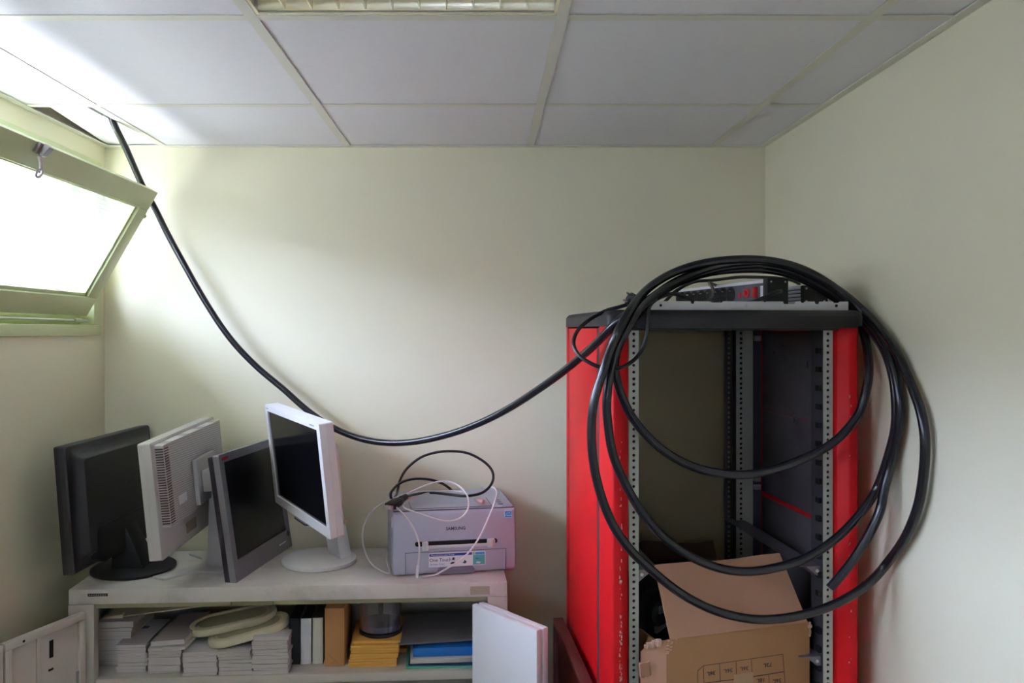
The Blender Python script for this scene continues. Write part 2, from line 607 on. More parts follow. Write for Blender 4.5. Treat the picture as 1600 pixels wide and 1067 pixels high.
# ------------------------------------------------------------------ windows
def window(idx, W, tilt, latch_y):
    y0, y1, z0, z1 = W
    root = empty('window_%d' % idx, (XL, (y0 + y1) / 2, z0), 0, kind='structure')
    inv = Matrix.Translation(-root.location)
    fw = 0.034
    xa, xb = XL - 0.062, XL + 0.009
    o = 0.01
    fr = MB()
    fr.box(xa, xb, y0 - o, y1 + o, z0 - o, z0 + fw - o)
    fr.box(xa, xb, y0 - o, y1 + o, z1 - fw + o, z1 + o)
    fr.box(xa, xb, y0 - o, y0 - o + .05, z0 + fw - o, z1 - fw + o)
    fr.box(xa, xb, y1 + o - .05, y1 + o, z0 + fw - o, z1 - fw + o)
    f = fr.build('window_frame', 'green_paint', root, bevel=.003, matrix=inv)
    # rebate + threshold
    st = MB().box(XL - .062, XL - .040, y0 + .040, y1 - .040, z0 + .022, z0 + .088)
    st.box(XL - .062, XL - .040, y0 + .040, y0 + .066, z0 + .088, z1 - .022).box(XL - .062, XL - .040, y1 - .085, y1 - .040, z0 + .088, z1 - .022)
    st.box(XL - .062, XL - .040, y0 + .066, y1 - .085, z1 - .045, z1 - .022)
    st.build('rebate', 'green_paint', f, bevel=.002, matrix=inv)
    # sash in its own frame: u along wall (y), v up the sash, w out of the room
    s = math.sin(tilt)
    c = math.cos(tilt)
    org = Vector((XL + .004, 0, z0 + 0.052))
    ex, ey, ez = Vector((0, 1, 0)), Vector((s, 0, c)), Vector((-c, 0, s))
    S = frame_mat(org, ex, ey, ez)
    MI = inv @ S
    u0, u1, L, t = y0 + .05, y1 - .075, 0.446, 0.036
    rail, stile = .064, .062
    sa = MB()
    sa.box(u0, u1, 0, rail, 0, t)
    sa.box(u0, u1, L - rail, L, 0, t)
    sa.box(u0, u0 + stile, rail, L - rail, 0, t)
    sa.box(u1 - stile, u1, rail, L - rail, 0, t)
    sash = sa.build('sash', 'green_paint', root, bevel=.0025, matrix=MI)
    a0, a1, b0, b1 = u0 + stile, u1 - stile, rail, L - rail
    bd = MB()
    for (p, q, r_, s_) in ((a0, a1, b0, b0 + .010), (a0, a1, b1 - .006, b1), (a0, a0 + .010, b0, b1), (a1 - .010, a1, b0, b1)):
        bd.box(p, q, r_, s_, .008, .017)
    bd.build('glazing_bead', 'putty', sash, bevel=.002, matrix=MI)
    me = bpy.data.meshes.new('pane')
    zi, zo = .017, .022
    vs = [(u, v, w) for w in (zi, zo) for v in (b0 - .005, b1 + .005) for u in (a0 - .005, a1 + .005)]
    fs = [(0, 2, 3, 1), (4, 5, 7, 6), (0, 1, 5, 4), (2, 6, 7, 3), (0, 4, 6, 2), (1, 3, 7, 5)]
    me.from_pydata(vs, [], fs)
    me.materials.append(MATS['clear_glass'])
    me.materials.append(MATS['obscure_glass'])
    me.polygons[1].material_index = 1
    pane = bpy.data.objects.new('pane', me)
    COL.objects.link(pane)
    pane.parent = sash
    pane.matrix_local = MI
    # latch with pull ring on the top rail
    la = MB()
    la.box(latch_y - .016, latch_y + .014, L - .026, L + .002, -.010, 0)
    la.prism([(-.010, L - .028), (-.020, L - .024), (-.026, L + .002), (-.010, L + .005)], 'x', latch_y - .006, latch_y + .016, frame_mat((0, 0, 0), (1, 0, 0), (0, 0, 1), (0, 1, 0)))
    lt = la.build('latch', 'dull_steel', sash, bevel=.003, matrix=MI)
    ring = MB()
    cx, cy = latch_y + .012, L - .064
    pts = [(cx + .0105 * math.cos(2 * math.pi * k / 20), cy + .0105 * math.sin(2 * math.pi * k / 20), -.024) for k in range(21)]
    ring.tube(pts, .0032, 8)
    ring.tube([(latch_y - .004, L - .028, -.014), (latch_y + .004, L - .040, -.02), (latch_y + .010, cy + .0105, -.024)], .0042, 8)
    ring.build('pull_ring', 'steel', lt, smooth=True, matrix=MI)
    # stay knob on the stile edge and steel rod along the threshold
    kn = MB().cyl((u1, L - .085, .018), (u1 + .022, L - .088, .010), .008, 12)
    kn.build('stay_knob', 'green_paint', sash, bevel=.002, matrix=MI)
    rd = MB().tube([(XL + .004, y0 + .06, z0 + .040), (XL + .004, y1 - .17, z0 + .038), (XL + .004, y1 - .07, z0 + .036)], .0035, 8)
    rd.build('hinge_rod', 'steel', f, smooth=True, matrix=inv)
    hg = MB()
    for hy in (y0 + .3, y1 - .14):
        hg.cyl((XL + .006, hy - .02, z0 + .037), (XL + .006, hy + .02, z0 + .037), .0075, 12)
    hg.build('hinge', 'green_paint', f, smooth=True, matrix=inv)
    return root


window(1, W1, math.atan2(.223, .386), 1.835)
window(3, W3, R(1.5), 0.28)  # unseen window added for side light


def fill_window(idx, W):
    """plain two-light window added for fill light in the wall behind the photographer"""
    x0, x1, z0, z1 = W
    root = empty('window_%d' % idx, ((x0 + x1) / 2, YF, z0), 0, kind='structure')  # added window for fill light
    inv = Matrix.Translation(-root.location)
    ya, yb = YF - .07, YF + .009
    fw = .05
    fr = MB()
    fr.box(x0 - .01, x1 + .01, ya, yb, z0 - .01, z0 + fw).box(x0 - .01, x1 + .01, ya, yb, z1 - fw, z1 + .01)
    xm = (x0 + x1) / 2
    for (a, b) in ((x0 - .01, x0 + fw), (xm - .03, xm + .03), (x1 - fw, x1 + .01)):
        fr.box(a, b, ya, yb, z0 + fw, z1 - fw)
    fr.build('window_frame', 'green_paint', root, bevel=.003, matrix=inv)
    for (a, b) in ((x0 + fw, xm - .03), (xm + .03, x1 - fw)):
        MB().box(a - .005, b + .005, YF - .040, YF - .035, z0 + fw - .005, z1 - fw + .005).build('pane', 'clear_glass', root, matrix=inv)
    return root


fill_window(2, W2)

# ------------------------------------------------------------------ recessed louvre light
def luminaire():
    x0, x1, y0, y1 = -.447 + .004, .153 - .004, .94 + .004, 1.54 - .004
    root = empty('ceiling_light', ((x0 + x1) / 2, (y0 + y1) / 2, ZC), 0, 'square recessed fluorescent light with shiny louvre in the ceiling grid', 'ceiling light')
    inv = Matrix.Translation(-root.location)
    h = MB()
    h.box(x0, x1, y0, y1, ZC + .085, ZC + .09)
    h.box(x0, x0 + .003, y0, y1, ZC + .002, ZC + .085)
    h.box(x1 - .003, x1, y0, y1, ZC + .002, ZC + .085)
    h.box(x0, x1, y0, y0 + .003, ZC + .002, ZC + .085)
    h.box(x0, x1, y1 - .003, y1, ZC + .002, ZC + .085)
    h.build('housing', 'lamp_glass', root, matrix=inv)
    rim = MB()
    for (a, b, c, d) in ((x0, x1, y0, y0 + .014), (x0, x1, y1 - .014, y1), (x0, x0 + .014, y0 + .014, y1 - .014), (x1 - .014, x1, y0 + .014, y1 - .014)):
        rim.box(a, b, c, d, ZC + .0016, ZC + .005)
    rim.build('frame', 'aluminium', root, matrix=inv)
    # three lamp channels with parabolic side reflectors
    n = 3
    cw = (y1 - y0 - .028) / n
    for k in range(n):
        ya = y0 + .014 + k * cw
        yb = ya + cw
        prof = []
        for i in range(9):
            t = i / 8
            prof.append((ya + .003 + .045 * t ** 2, ZC + .006 + .060 * t))
        out = [(p[0], p[1]) for p in prof] + [(p[0] + .0012, p[1]) for p in reversed(prof)]
        MB().prism([(p[0], p[1]) for p in out], 'x', x0 + .014, x1 - .014).build('reflector', 'aluminium', root, smooth=True, matrix=inv)
        out = [(ya + yb - p[0], p[1]) for p in prof] + [(ya + yb - p[0] - .0012, p[1]) for p in reversed(prof)]
        MB().prism(out, 'x', x0 + .014, x1 - .014).build('reflector', 'aluminium', root, smooth=True, matrix=inv)
        MB().cyl((x0 + .02, (ya + yb) / 2, ZC + .062), (x1 - .02, (ya + yb) / 2, ZC + .062), .013, 16).build('fluorescent_tube', 'lamp_glass', root, smooth=True, matrix=inv)
        w = (x1 - x0 - .028) / 11
        for i in range(1, 11):
            bx = x0 + .014 + i * w
            b = MB().prism([(bx - .0012, ZC + .007), (bx + .0012, ZC + .007), (bx + .0055, ZC + .048), (bx - .0055, ZC + .048)], 'y', ya + .006, yb - .006)
            b.build('louvre_blade', 'aluminium', root, matrix=inv)
    return root


luminaire()

# ------------------------------------------------------------------ cabinet with folding doors
CA = R(3.3)
CAB = Vector((-1.13, 2.168, 0))
CW, CD, CH = 1.2, 0.374, 1.0
SH = 0.751
CM = Matrix.Translation(CAB) @ Matrix.Rotation(CA, 4, 'Z')
CI = CM.inverted()


def cabinet():
    root = empty('storage_cabinet', CAB, CA, 'low grey metal storage cabinet with open folding doors below the monitors', 'cabinet')
    jl, jr = .068, .055
    MB().box(0, CW, 0, CD, CH - .042, CH).build('top', 'cabinet_top', root, bevel=.003)
    MB().box(0, jl, 0, .03, 0, CH - .042).box(0, .012, .03, CD, 0, CH - .042).build('side_panel', 'cabinet_paint', root)
    MB().box(CW - jr, CW, 0, .03, 0, CH - .042).box(CW - .012, CW, .03, CD, 0, CH - .042).build('side_panel', 'cabinet_paint', root)
    MB().box(.012, CW - .012, CD - .008, CD, .06, CH - .042).build('back_panel', 'cabinet_inside', root)
    MB().box(jl, CW - jr, 0, CD - .008, .0, .06).build('plinth', 'cabinet_paint', root)
    for z in (SH, .40):
        MB().box(.0125, CW - .0125, .031, CD - .009, z - .025, z).box(jl + .001, CW - jr - .001, .008, .031, z - .025, z).build('shelf', 'cabinet_paint', root, bevel=.002)
    for (a, b) in ((jl + .001, CW * .36), (CW * .362, CW * .455), (CW * .457, CW - jr - .001)):
        MB().box(a, b, .012, .028, CH - .056, CH - .042).build('door_track', 'track', root)
    MB().box(.052, .105, -.0008, .0, CH - .019, CH - .0115).build('name_plate', 'black_plastic', root)
    p = MB()
    for k in range(8):
        p.box(.055 + k * .006, .0585 + k * .006, -.0012, -.0008, CH - .0165, CH - .0138)
    p.build('name_plate_lettering', 'tan_label', root)
    MB().box(1.096, 1.150, -.0006, .0, CH - .034, CH - .011).build('paper_sticker', 'tan_label', root)

    def leaf(a, b, th, side, name, material, flange):
        """door leaf standing on plan from a to b (world xy), thickness to one side"""
        a = Vector((a[0], a[1], 0))
        b = Vector((b[0], b[1], 0))
        e = (b - a).normalized()
        nrm = Vector((-e.y, e.x, 0)) * side
        L = (b - a).length
        Mx = CI @ frame_mat(a, e, nrm, (0, 0, 1))
        z0, z1 = .07, CH - .056 + .001
        d = MB()
        if flange:
            f = .018
            d.box(0, L, th * .45, th, z0, z1)
            for (p_, q_, r_, s_) in ((0, L, z0, z0 + f), (0, L, z1 - f, z1), (0, f, z0 + f, z1 - f), (L - f, L, z0 + f, z1 - f)):
                d.box(p_, q_, 0, th * .45, r_, s_)
            d.box(L * .57, L * .62, th * .15, th * .45, z0 + f, z1 - f)
        else:
            d.box(0, L, 0, th, z0, z1)
        o = d.build(name, material, root, bevel=.0015, matrix=Mx)
        if flange:
            MB().box(L * .40, L * .45, th * .40, th * .452, z1 - .085, z1 - .040).build('latch_slot', 'hole_dark', o, matrix=Mx)
            MB().box(L * .40, L * .46, th * .40, th * .452, z1 - .118, z1 - .113).build('keyhole_slot', 'hole_dark', o, matrix=Mx)
            MB().cyl((L * .79, -.0005, z1 - .010), (L * .79, .001, z1 - .010), .0035, 10).build('bolt_hole', 'hole_dark', o, matrix=Mx)
            MB().box(0.018, .024, th * .2, th * .45, z1 - .19, z1 - .15).build('hinge', 'steel', o, matrix=Mx)
        return o
    leaf((-1.073, 2.150), (-1.158, 1.930), .020, -1, 'door', 'cabinet_paint', True)
    leaf((-1.160, 1.925), (-1.222, 1.665), .020, -1, 'door', 'cabinet_paint', True)
    leaf((-.0305, 2.214), (.1357, 2.020), .016, 1, 'door', 'door_white', False)
    leaf((-.0125, 2.229), (.1535, 2.034), .017, 1, 'door', 'door_white', False)
    MB().cyl((.147, 2.029, .7), (.147, 2.029, .76), .005, 10).build('hinge', 'steel', root, smooth=True, matrix=CI)
    return root


cabinet()


def cpos(px, Y, z):
    return Vector(((px - VPX) / FPX * Y, Y, z))


# ---- paper stacks
def booklet_mesh(w, d, t):
    return MB().box(-w / 2, w / 2, 0, d, 0, t)


ORD = ['second', 'third', 'fourth', 'fifth', 'sixth', 'seventh', 'eighth', 'ninth', 'tenth']


def nth(i, n):
    return 'bottom' if i == 0 else ('topmost' if i == n - 1 else ORD[i - 1] + ' lowest')


STACKS = [
    ('far left against cabinet side', 150, 206, 2.268, .124, 9, .17),
    ('second from the left', 182, 229, 2.222, .078, 8, .20),
    ('third from the left', 231, 282, 2.214, .066, 6, .19),
    ('third from the right', 285, 338, 2.198, .066, 5, .19),
    ('left of the tallest one', 340, 392, 2.206, .066, 6, .18),
    ('beside the black binder', 394, 450, 2.210, .104, 11, .15),
]
for si, (where, pa, pb, Yf, h, n, dep) in enumerate(STACKS):
    xa, xb = cpos(pa, Yf, 0).x, cpos(pb, Yf, 0).x
    w = xb - xa
    hs = [random.uniform(.6, 1.5) for _ in range(n)]
    k = h / sum(hs)
    z = SH
    for i in range(n):
        t = hs[i] * k
        dx = random.uniform(-.003, .003)
        o = booklet_mesh(w * random.uniform(.96, 1.0), dep, t - .0007).build('paper_bundle', 'paper_edge')
        o.location = ((xa + xb) / 2 + dx, Yf + random.uniform(0, .006), z)
        o.rotation_euler = (0, 0, CA + R(random.uniform(-2.5, 2.5)))
        top = i == n - 1
        if top:
            o.data.materials.append(MATS['paper'])
            for p in o.data.polygons:
                if p.normal.z > .9:
                    p.material_index = 1
        if top and si in (1, 2, 3, 4):
            MB().box(-w * .22, w * .02, dep * .62, dep * .72, t - .0007, t - .0004).build('printed_mark', 'label_text', o)
        tag(o, nth(i, n) + ' white paper bundle of the cabinet paper stack ' + where, 'paper', 'bundles in the paper stack ' + where)
        z += t
for i, (pa, pb, Yf, z, t, roll) in enumerate(((231, 290, 2.205, SH + .0685, .009, 4), (236, 289, 2.212, SH + .0805, .014, 5))):
    xa, xb = cpos(pa, Yf, 0).x, cpos(pb, Yf, 0).x
    o = booklet_mesh(xb - xa, .2, t).build('paper_bundle', 'paper_edge')
    o.location = ((xa + xb) / 2, Yf, z)
    o.rotation_euler = (R(2), R(-roll), CA - R(5))
    tag(o, ('lower' if i == 0 else 'upper') + ' of two paper bundles lying tilted on the third paper stack', 'paper', 'tilted paper bundles')


# ---- oval covers and the thin board
def oval(px, py, Y, L, Wd, t, yaw, roll, label):
    root = empty('oval_cover', at(px, py, Y), 0, label, 'cover', 'cream oval covers')
    root.rotation_euler = (R(2), R(-roll), R(yaw))

    def stad(l, w, n=10):
        out = []
        r = w / 2
        for s, a0 in ((1, -90), (-1, 90)):
            for k in range(n + 1):
                a = R(a0 + 180 * k / n)
                out.append((s * (l / 2 - r) + r * math.cos(a), r * math.sin(a)))
        return out
    rings = []
    for (ins, z) in ((.006, 0), (.001, .004), (0, t * .6), (.002, t - .002), (.006, t), (.016, t), (.020, t - .004), (.026, t - .004)):
        rings.append([(p[0], p[1], z) for p in stad(L - 2 * ins, Wd - 2 * ins)])
    MB().loft(rings).build('shell', 'oval_cream', root, smooth=True)
    r2 = [[(p[0], p[1], z) for p in stad(L - .054, Wd - .054)] for z in (t - .0045, t - .003)]
    MB().loft(r2).build('inset', 'oval_groove', root)
    return root


oval(366, 974, 2.33, .250, .13, .023, 10, 9, 'upper of the two cream oval plastic covers lying on the papers')
oval(391, 990, 2.285, .230, .12, .024, 12, 12, 'lower of the two cream oval plastic covers lying on the papers')
b = MB()
b.box(0, .33, 0, .10, 0, .004)
b.box(-.004, .05, -.004, .02, -.002, .009)
o = b.build('thin_board', 'oval_cream', None, bevel=.0015)
o.location = at(164, 968, 2.30)
o.rotation_euler = (0, R(-5), R(8))
tag(o, 'thin cream board lying on the leftmost paper stack under the cabinet top', 'board')

# ---- upright books
def book(px0, px1, Yf, h, d, cover, pages, label, name='book', spine_round=.0):
    xa, xb = cpos(px0, Yf, 0).x, cpos(px1, Yf, 0).x
    w = xb - xa
    root = empty(name, ((xa + xb) / 2, Yf, SH), CA, label, 'book')
    poly = []
    if spine_round > 0:
        for k in range(9):
            a = math.pi * k / 8
            poly.append((-w / 2 * math.cos(a), -spine_round * math.sin(a)))
        poly = poly + [(w / 2, .003), (-w / 2, .003)]
    else:
        poly = [(-w / 2, 0), (w / 2, 0), (w / 2, .003), (-w / 2, .003)]
    MB().prism(poly, 'z', 0.002, h).build('spine', cover, root, smooth=spine_round > 0)
    MB().box(-w / 2, -w / 2 + .002, .003, d, 0, h).build('cover', pages, root)
    MB().box(w / 2 - .002, w / 2, .003, d, 0, h).build('cover', pages, root)
    MB().box(-w / 2 + .002, w / 2 - .002, .003, d - .003, .002, h - .003).build('page_block', pages, root)
    return root


book(452, 468, 2.273, .133, .16, 'binder_black', 'book_dark', 'black upright binder beside the tallest paper stack', 'binder')
book(470, 486.3, 2.278, .131, .16, 'book_white', 'book_dark', 'cool white spined book beside the black binder', spine_round=.003)
book(488.5, 504.5, 2.278, .133, .16, 'book_cream', 'book_dark', 'warm white spined book beside the brown paper package', spine_round=.003)

# ---- brown paper package
xa, xb = cpos(507.5, 2.264, 0).x, cpos(538, 2.264, 0).x
w = xb - xa
root = empty('wrapped_package', ((xa + xb) / 2, 2.264, SH), CA, 'upright package wrapped in brown paper with folded ends', 'package')
H = .166
MB().box(-w / 2, w / 2, 0, .2, 0, H).build('wrapping', 'wrap_brown', root, bevel=.0015)
MB().prism([(-w / 2 + .001, H - .001), (w / 2 - .003, H - .001), (-w / 2 + .001, H - .040)], 'y', -.0012, 0).build('folded_flap', 'wrap_brown', root, bevel=.0004)
MB().prism([(-w / 2 + .006, H - .004), (w / 2 - .010, H - .004), (0.002, H - .022)], 'y', -.002, -.0012).build('folded_flap', 'wrap_brown', root, bevel=.0004)
MB().prism([(-w / 2 + .002, .001), (w / 2 - .006, .001), (-w / 2 + .002, .042)], 'y', -.0012, 0).build('folded_flap', 'wrap_brown', root, bevel=.0004)
MB().prism([(-w / 2 + .004, .003), (w / 2 - .012, .003), (0.003, .020)], 'y', -.002, -.0012).build('folded_flap', 'wrap_brown', root, bevel=.0004)

# ---- yellow envelopes with the disc spindle on top
xa, xb = cpos(542, 2.258, 0).x, cpos(620, 2.258, 0).x
z = SH
for i in range(9):
    t = .0078
    sh = .010 * (i / 8)
    o = MB().box(-.068, .068, 0, .20, 0, t).build('envelope', 'envelope', None, bevel=.0015)
    o.location = ((xa + xb) / 2 + sh + random.uniform(-.002, .002), 2.258 + random.uniform(0, .004) + (.01 if i == 8 else 0), z)
    o.rotation_euler = (0, 0, CA + R(random.uniform(-1.5, 1.5)))
    tag(o, nth(i, 9) + ' yellow envelope of the pile under the disc spindle', 'envelope', 'yellow envelopes in the pile')
    z += t
root = empty('disc_spindle', cpos(595, 2.345, z), 0, 'clear plastic disc spindle standing on the yellow envelopes', 'disc spindle')
MB().lathe([(.0, 0), (.060, 0), (.063, .002), (.063, .010), (.058, .013), (0, .013)], 40).build('base', 'black_plastic', root, smooth=True)
MB().lathe([(0, .0135), (.058, .0135), (.058, .030), (0, .030)], 40).build('disc_pile', 'disc', root, smooth=True)
MB().lathe([(0, .030), (.0075, .030), (.0075, .092), (.005, .097), (0, .097)], 16).build('centre_post', 'black_plastic', root, smooth=True)
MB().lathe([(.0605, .0135), (.0605, .096), (.056, .104), (.030, .106), (0, .106)][::1] + [(0, .105), (.030, .105), (.0555, .103), (.0595, .0955), (.0595, .0135)], 40).build('dome', 'clear_plastic', root, smooth=True)

# ---- folders on the right
def flat(name, px0, px1, Y0, d, z, t, material, label, cat, rx=0, ry=0, rz=0, bev=.0008):
    xa, xb = cpos(px0, Y0, 0).x, cpos(px1, Y0, 0).x
    o = MB().box(0, xb - xa, 0, d, 0, t).build(name, material, None, bevel=bev)
    o.location = (xa, Y0, z)
    o.rotation_euler = (R(rx), R(ry), CA + R(rz))
    tag(o, label, cat)
    return o


flat('folder', 634, 756, 2.245, .25, SH, .005, 'folder_green', 'green card folder at the bottom of the folder pile', 'folder')
flat('folder', 638, 756, 2.252, .24, SH + .006, .005, 'folder_navy', 'dark navy folder lying on the green folder', 'folder', rz=-1)
flat('paper_pile', 641, 757, 2.252, .22, SH + .012, .013, 'paper_edge', 'white loose papers between the navy and the blue folder', 'paper', rz=1)
flat('folder', 645, 757, 2.262, .23, SH + .026, .026, 'folder_blue', 'thick bright blue folder in the cabinet pile', 'folder', rz=2, bev=.003)
flat('document_sleeve', 622, 753, 2.268, .235, SH + .058, .006, 'sleeve_grey', 'grey plastic document sleeve lying on top of the folders', 'sleeve', ry=-1.5, rz=2)
flat('envelope', 606, 636, 2.36, .10, SH, .012, 'envelope', 'small yellow envelope tucked between the pile and the folders', 'envelope')

TOPZ = CH


# ------------------------------------------------------------------ monitors
def loft_y(outlines):
    """outlines: list of (list of xz points, y)"""
    return MB().loft([[(p[0], y, p[1]) for p in pts] for pts, y in outlines])


def frame_y(w, h, iw, ih, icx, icz, y0, y1, r=.006):
    """picture-frame solid in the xz plane"""
    a = rrect(w, h, r)
    b = rrect(iw, ih, .002, cx=icx, cz=icz)
    n = len(a)
    m = MB()
    vs = [(p[0], y0, p[1]) for p in a] + [(p[0], y0, p[1]) for p in b] + [(p[0], y1, p[1]) for p in a] + [(p[0], y1, p[1]) for p in b]
    fs = []
    for i in range(n):
        j = (i + 1) % n
        fs += [(i, j, n + j, n + i), (2 * n + i, 3 * n + i, 3 * n + j, 2 * n + j), (i, 2 * n + i, 2 * n + j, j), (n + i, n + j, 3 * n + j, 3 * n + i)]
    return m.add(vs, fs)


def panel_matrix(loc, tilt, roll):
    return Matrix.Translation(loc) @ Matrix.Rotation(roll, 4, 'Y') @ Matrix.Rotation(tilt, 4, 'X')


def monitor_black():
    th = R(-92.0)
    root = empty('monitor', (-1.034, 2.357, TOPZ), th, 'black monitor seen from behind with round foot at the far left', 'monitor')
    w, h = .495, .340
    P = panel_matrix((.012, -.078, .228), R(4.5), 0)
    frame_y(w, h, w - .034, h - .04, 0, .004, 0, .012).build('bezel', 'black_plastic', root, smooth=True, matrix=P)
    MB().box(-w / 2 + .016, w / 2 - .016, .004, .011, -h / 2 + .016, h / 2 - .014).build('screen', 'screen_black', root, matrix=P)
    rings = [(rrect(w, h, .006), .012), (rrect(w, h, .008), .026), (rrect(w - .006, h - .006, .010), .030)]
    for k in range(1, 7):
        a = R(90 * k / 6)
        ins = .003 + .036 * math.sin(a)
        rings.append((rrect(w - 2 * ins, h - 2 * ins, .012), .030 + .022 * (1 - math.cos(a))))
    rings.append((rrect(w - .084, h - .084, .012), .056))
    loft_y(rings).build('back_shell', 'black_shell', root, smooth=True, matrix=P)
    loft_y([(rrect(.34, .10, .03, cz=-.115), .03), (rrect(.34, .10, .03, cz=-.115), .060), (rrect(.33, .09, .03, cz=-.115), .062)]).build('cable_cover', 'black_plastic', root, smooth=True, matrix=P)
    m = MB()
    for k in range(3):
        m.box(-.03 - k * .014, -.022 - k * .014, .0555, .0565, .02, .026)
    m.build('moulded_mark', 'black_soft', root, matrix=P)
    nk = MB()
    nk.loft([[(-.045, -.045, .012), (.045, -.045, .012), (.045, .050, .012), (-.045, .050, .012)],
             [(-.038, -.050, .10), (.038, -.050, .10), (.038, .008, .10), (-.038, .008, .10)],
             [(-.034, -.055, .155), (.034, -.055, .155), (.034, -.018, .155), (-.034, -.018, .155)]])
    nk.build('neck', 'black_plastic', root, bevel=.003)
    MB().lathe([(0, 0), (.112, 0), (.118, .003), (.118, .009), (.112, .013), (.06, .016), (0, .016)], 40).build('foot', 'black_plastic', root, smooth=True)
    return root


def monitor_grey():
    th = R(-92.3)
    root = empty('monitor', (-.807, 2.396, TOPZ), th, 'light grey monitor seen from behind with side vents and angular foot', 'monitor')
    w, h = .442, .315
    P = panel_matrix((.078, -.078, .262), R(4.5), R(3.2))
    frame_y(w, h, w - .04, h - .045, 0, .006, 0, .014).build('bezel', 'grey_shell', root, smooth=True, matrix=P)
    MB().box(-w / 2 + .018, w / 2 - .018, .005, .013, -h / 2 + .016, h / 2 - .014).build('screen', 'screen_matt', root, matrix=P)
    loft_y([(rrect(w, h, .005), .0145), (rrect(w, h, .005), .034), (rrect(w - .008, h - .008, .005), .036)]).build('back_shell', 'grey_shell', root, smooth=True, matrix=P)
    hw, hh, hz = w - .034, .226, .036
    loft_y([(rrect(hw, hh, .004, cz=hz), .036), (rrect(hw - .004, hh - .004, .004, cz=hz), .060)]).build('vented_housing', 'ribbed', root, smooth=True, matrix=P)
    # ribbed vents on the near end
    v = MB()
    for k in range(30):
        z = hz - hh / 2 + .012 + k * .0069
        v.box(hw / 2 - .0025, hw / 2 + .0008, .038, .0585, z, z + .0034)
    for k in range(30):
        z = hz - hh / 2 + .012 + k * .0069
        v.box(hw / 2 - .030, hw / 2 - .004, .0585, .0606, z, z + .0034)
    v.build('vent_slots', 'vent_dark', root, matrix=P)
    MB().box(.09, .14, .0600, .0612, -.03, -.006).build('rating_label', 'label_white', root, matrix=P)
    MB().box(-.01, .06, .036, .0368, -.135, -.105).build('rating_label', 'tan_label', root, matrix=P)
    MB().box(-.105, .035, .060, .074, -.062, .070).build('mount_plate', 'grey_shell', root, bevel=.003, matrix=P)
    MB().box(-.075, .010, .074, .104, -.030, .032).build('hinge_block', 'grey_shell', root, bevel=.004, matrix=P)
    c = MB().loft([[(-.030, -.012, .006), (.034, -.012, .006), (.034, .034, .006), (-.030, .034, .006)],
                   [(-.012, -.006, .285), (.028, -.006, .285), (.028, .022, .285), (-.012, .022, .285)]])
    c.build('column', 'grey_shell', root, bevel=.003)
    RMi = (Matrix.Translation((-.807, 2.396, 0)) @ Matrix.Rotation(th, 4, 'Z')).inverted()
    foot = []
    for (x, y) in ((-.943, 2.268), (-.900, 2.245), (-.845, 2.315), (-.757, 2.315), (-.757, 2.44), (-.800, 2.515), (-.865, 2.525), (-.925, 2.50), (-.865, 2.45), (-.852, 2.39)):
        q = RMi @ Vector((x, y, 0))
        foot.append((q.x, q.y))
    MB().prism(foot, 'z', 0, .007).build('foot', 'grey_shell', root, bevel=.002)
    return root


def monitor_silver():
    th = math.atan2(.987, .158)
    near = Vector((-.690, 2.225, TOPZ))
    w, h = .395, .360
    root = empty('monitor', near + Vector((.158, .987, 0)) * (w / 2), th, 'silver framed monitor without stand leaning sideways between the others', 'monitor')
    P = Matrix.Rotation(R(-8.6), 4, 'X') @ Matrix.Translation((0, 0, h / 2))
    frame_y(w, h, w - .052, h - .082, 0, .017, 0, .018, .004).build('bezel', 'silver_shell', root, smooth=True, matrix=P)
    MB().box(-w / 2 + .022, w / 2 - .022, .004, .016, -h / 2 + .05, h / 2 - .018).build('screen', 'screen_matt', root, matrix=P)
    loft_y([(rrect(w - .001, h - .001, .004), .018), (rrect(w - .004, h - .004, .004), .034), (rrect(w - .05, h - .05, .012), .042)]).build('back_shell', 'dark_back', root, smooth=True, matrix=P)
    cx, cz = -w / 2 + .034, h / 2 - .013
    MB().prism([(cx - .020, cz - .003), (cx - .012, cz - .0046), (cx + .016, cz - .0036), (cx + .021, cz + .0036), (cx + .004, cz + .0046), (cx - .018, cz + .002)], 'y', -.0005, .0002).build('red_mark', 'red_mark', root, matrix=P)
    bt = MB()
    for k in range(5):
        bt.box(.105 + k * .0105, .111 + k * .0105, -.0015, 0, -h / 2 + .024, -h / 2 + .0275)
    bt.build('buttons', 'label_white', root, matrix=P)
    MB().cyl((w / 2 - .018, -.0008, -h / 2 + .045), (w / 2 - .018, .001, -h / 2 + .045), .009, 16).build('power_button', 'vent_dark', root, matrix=P)
    return root


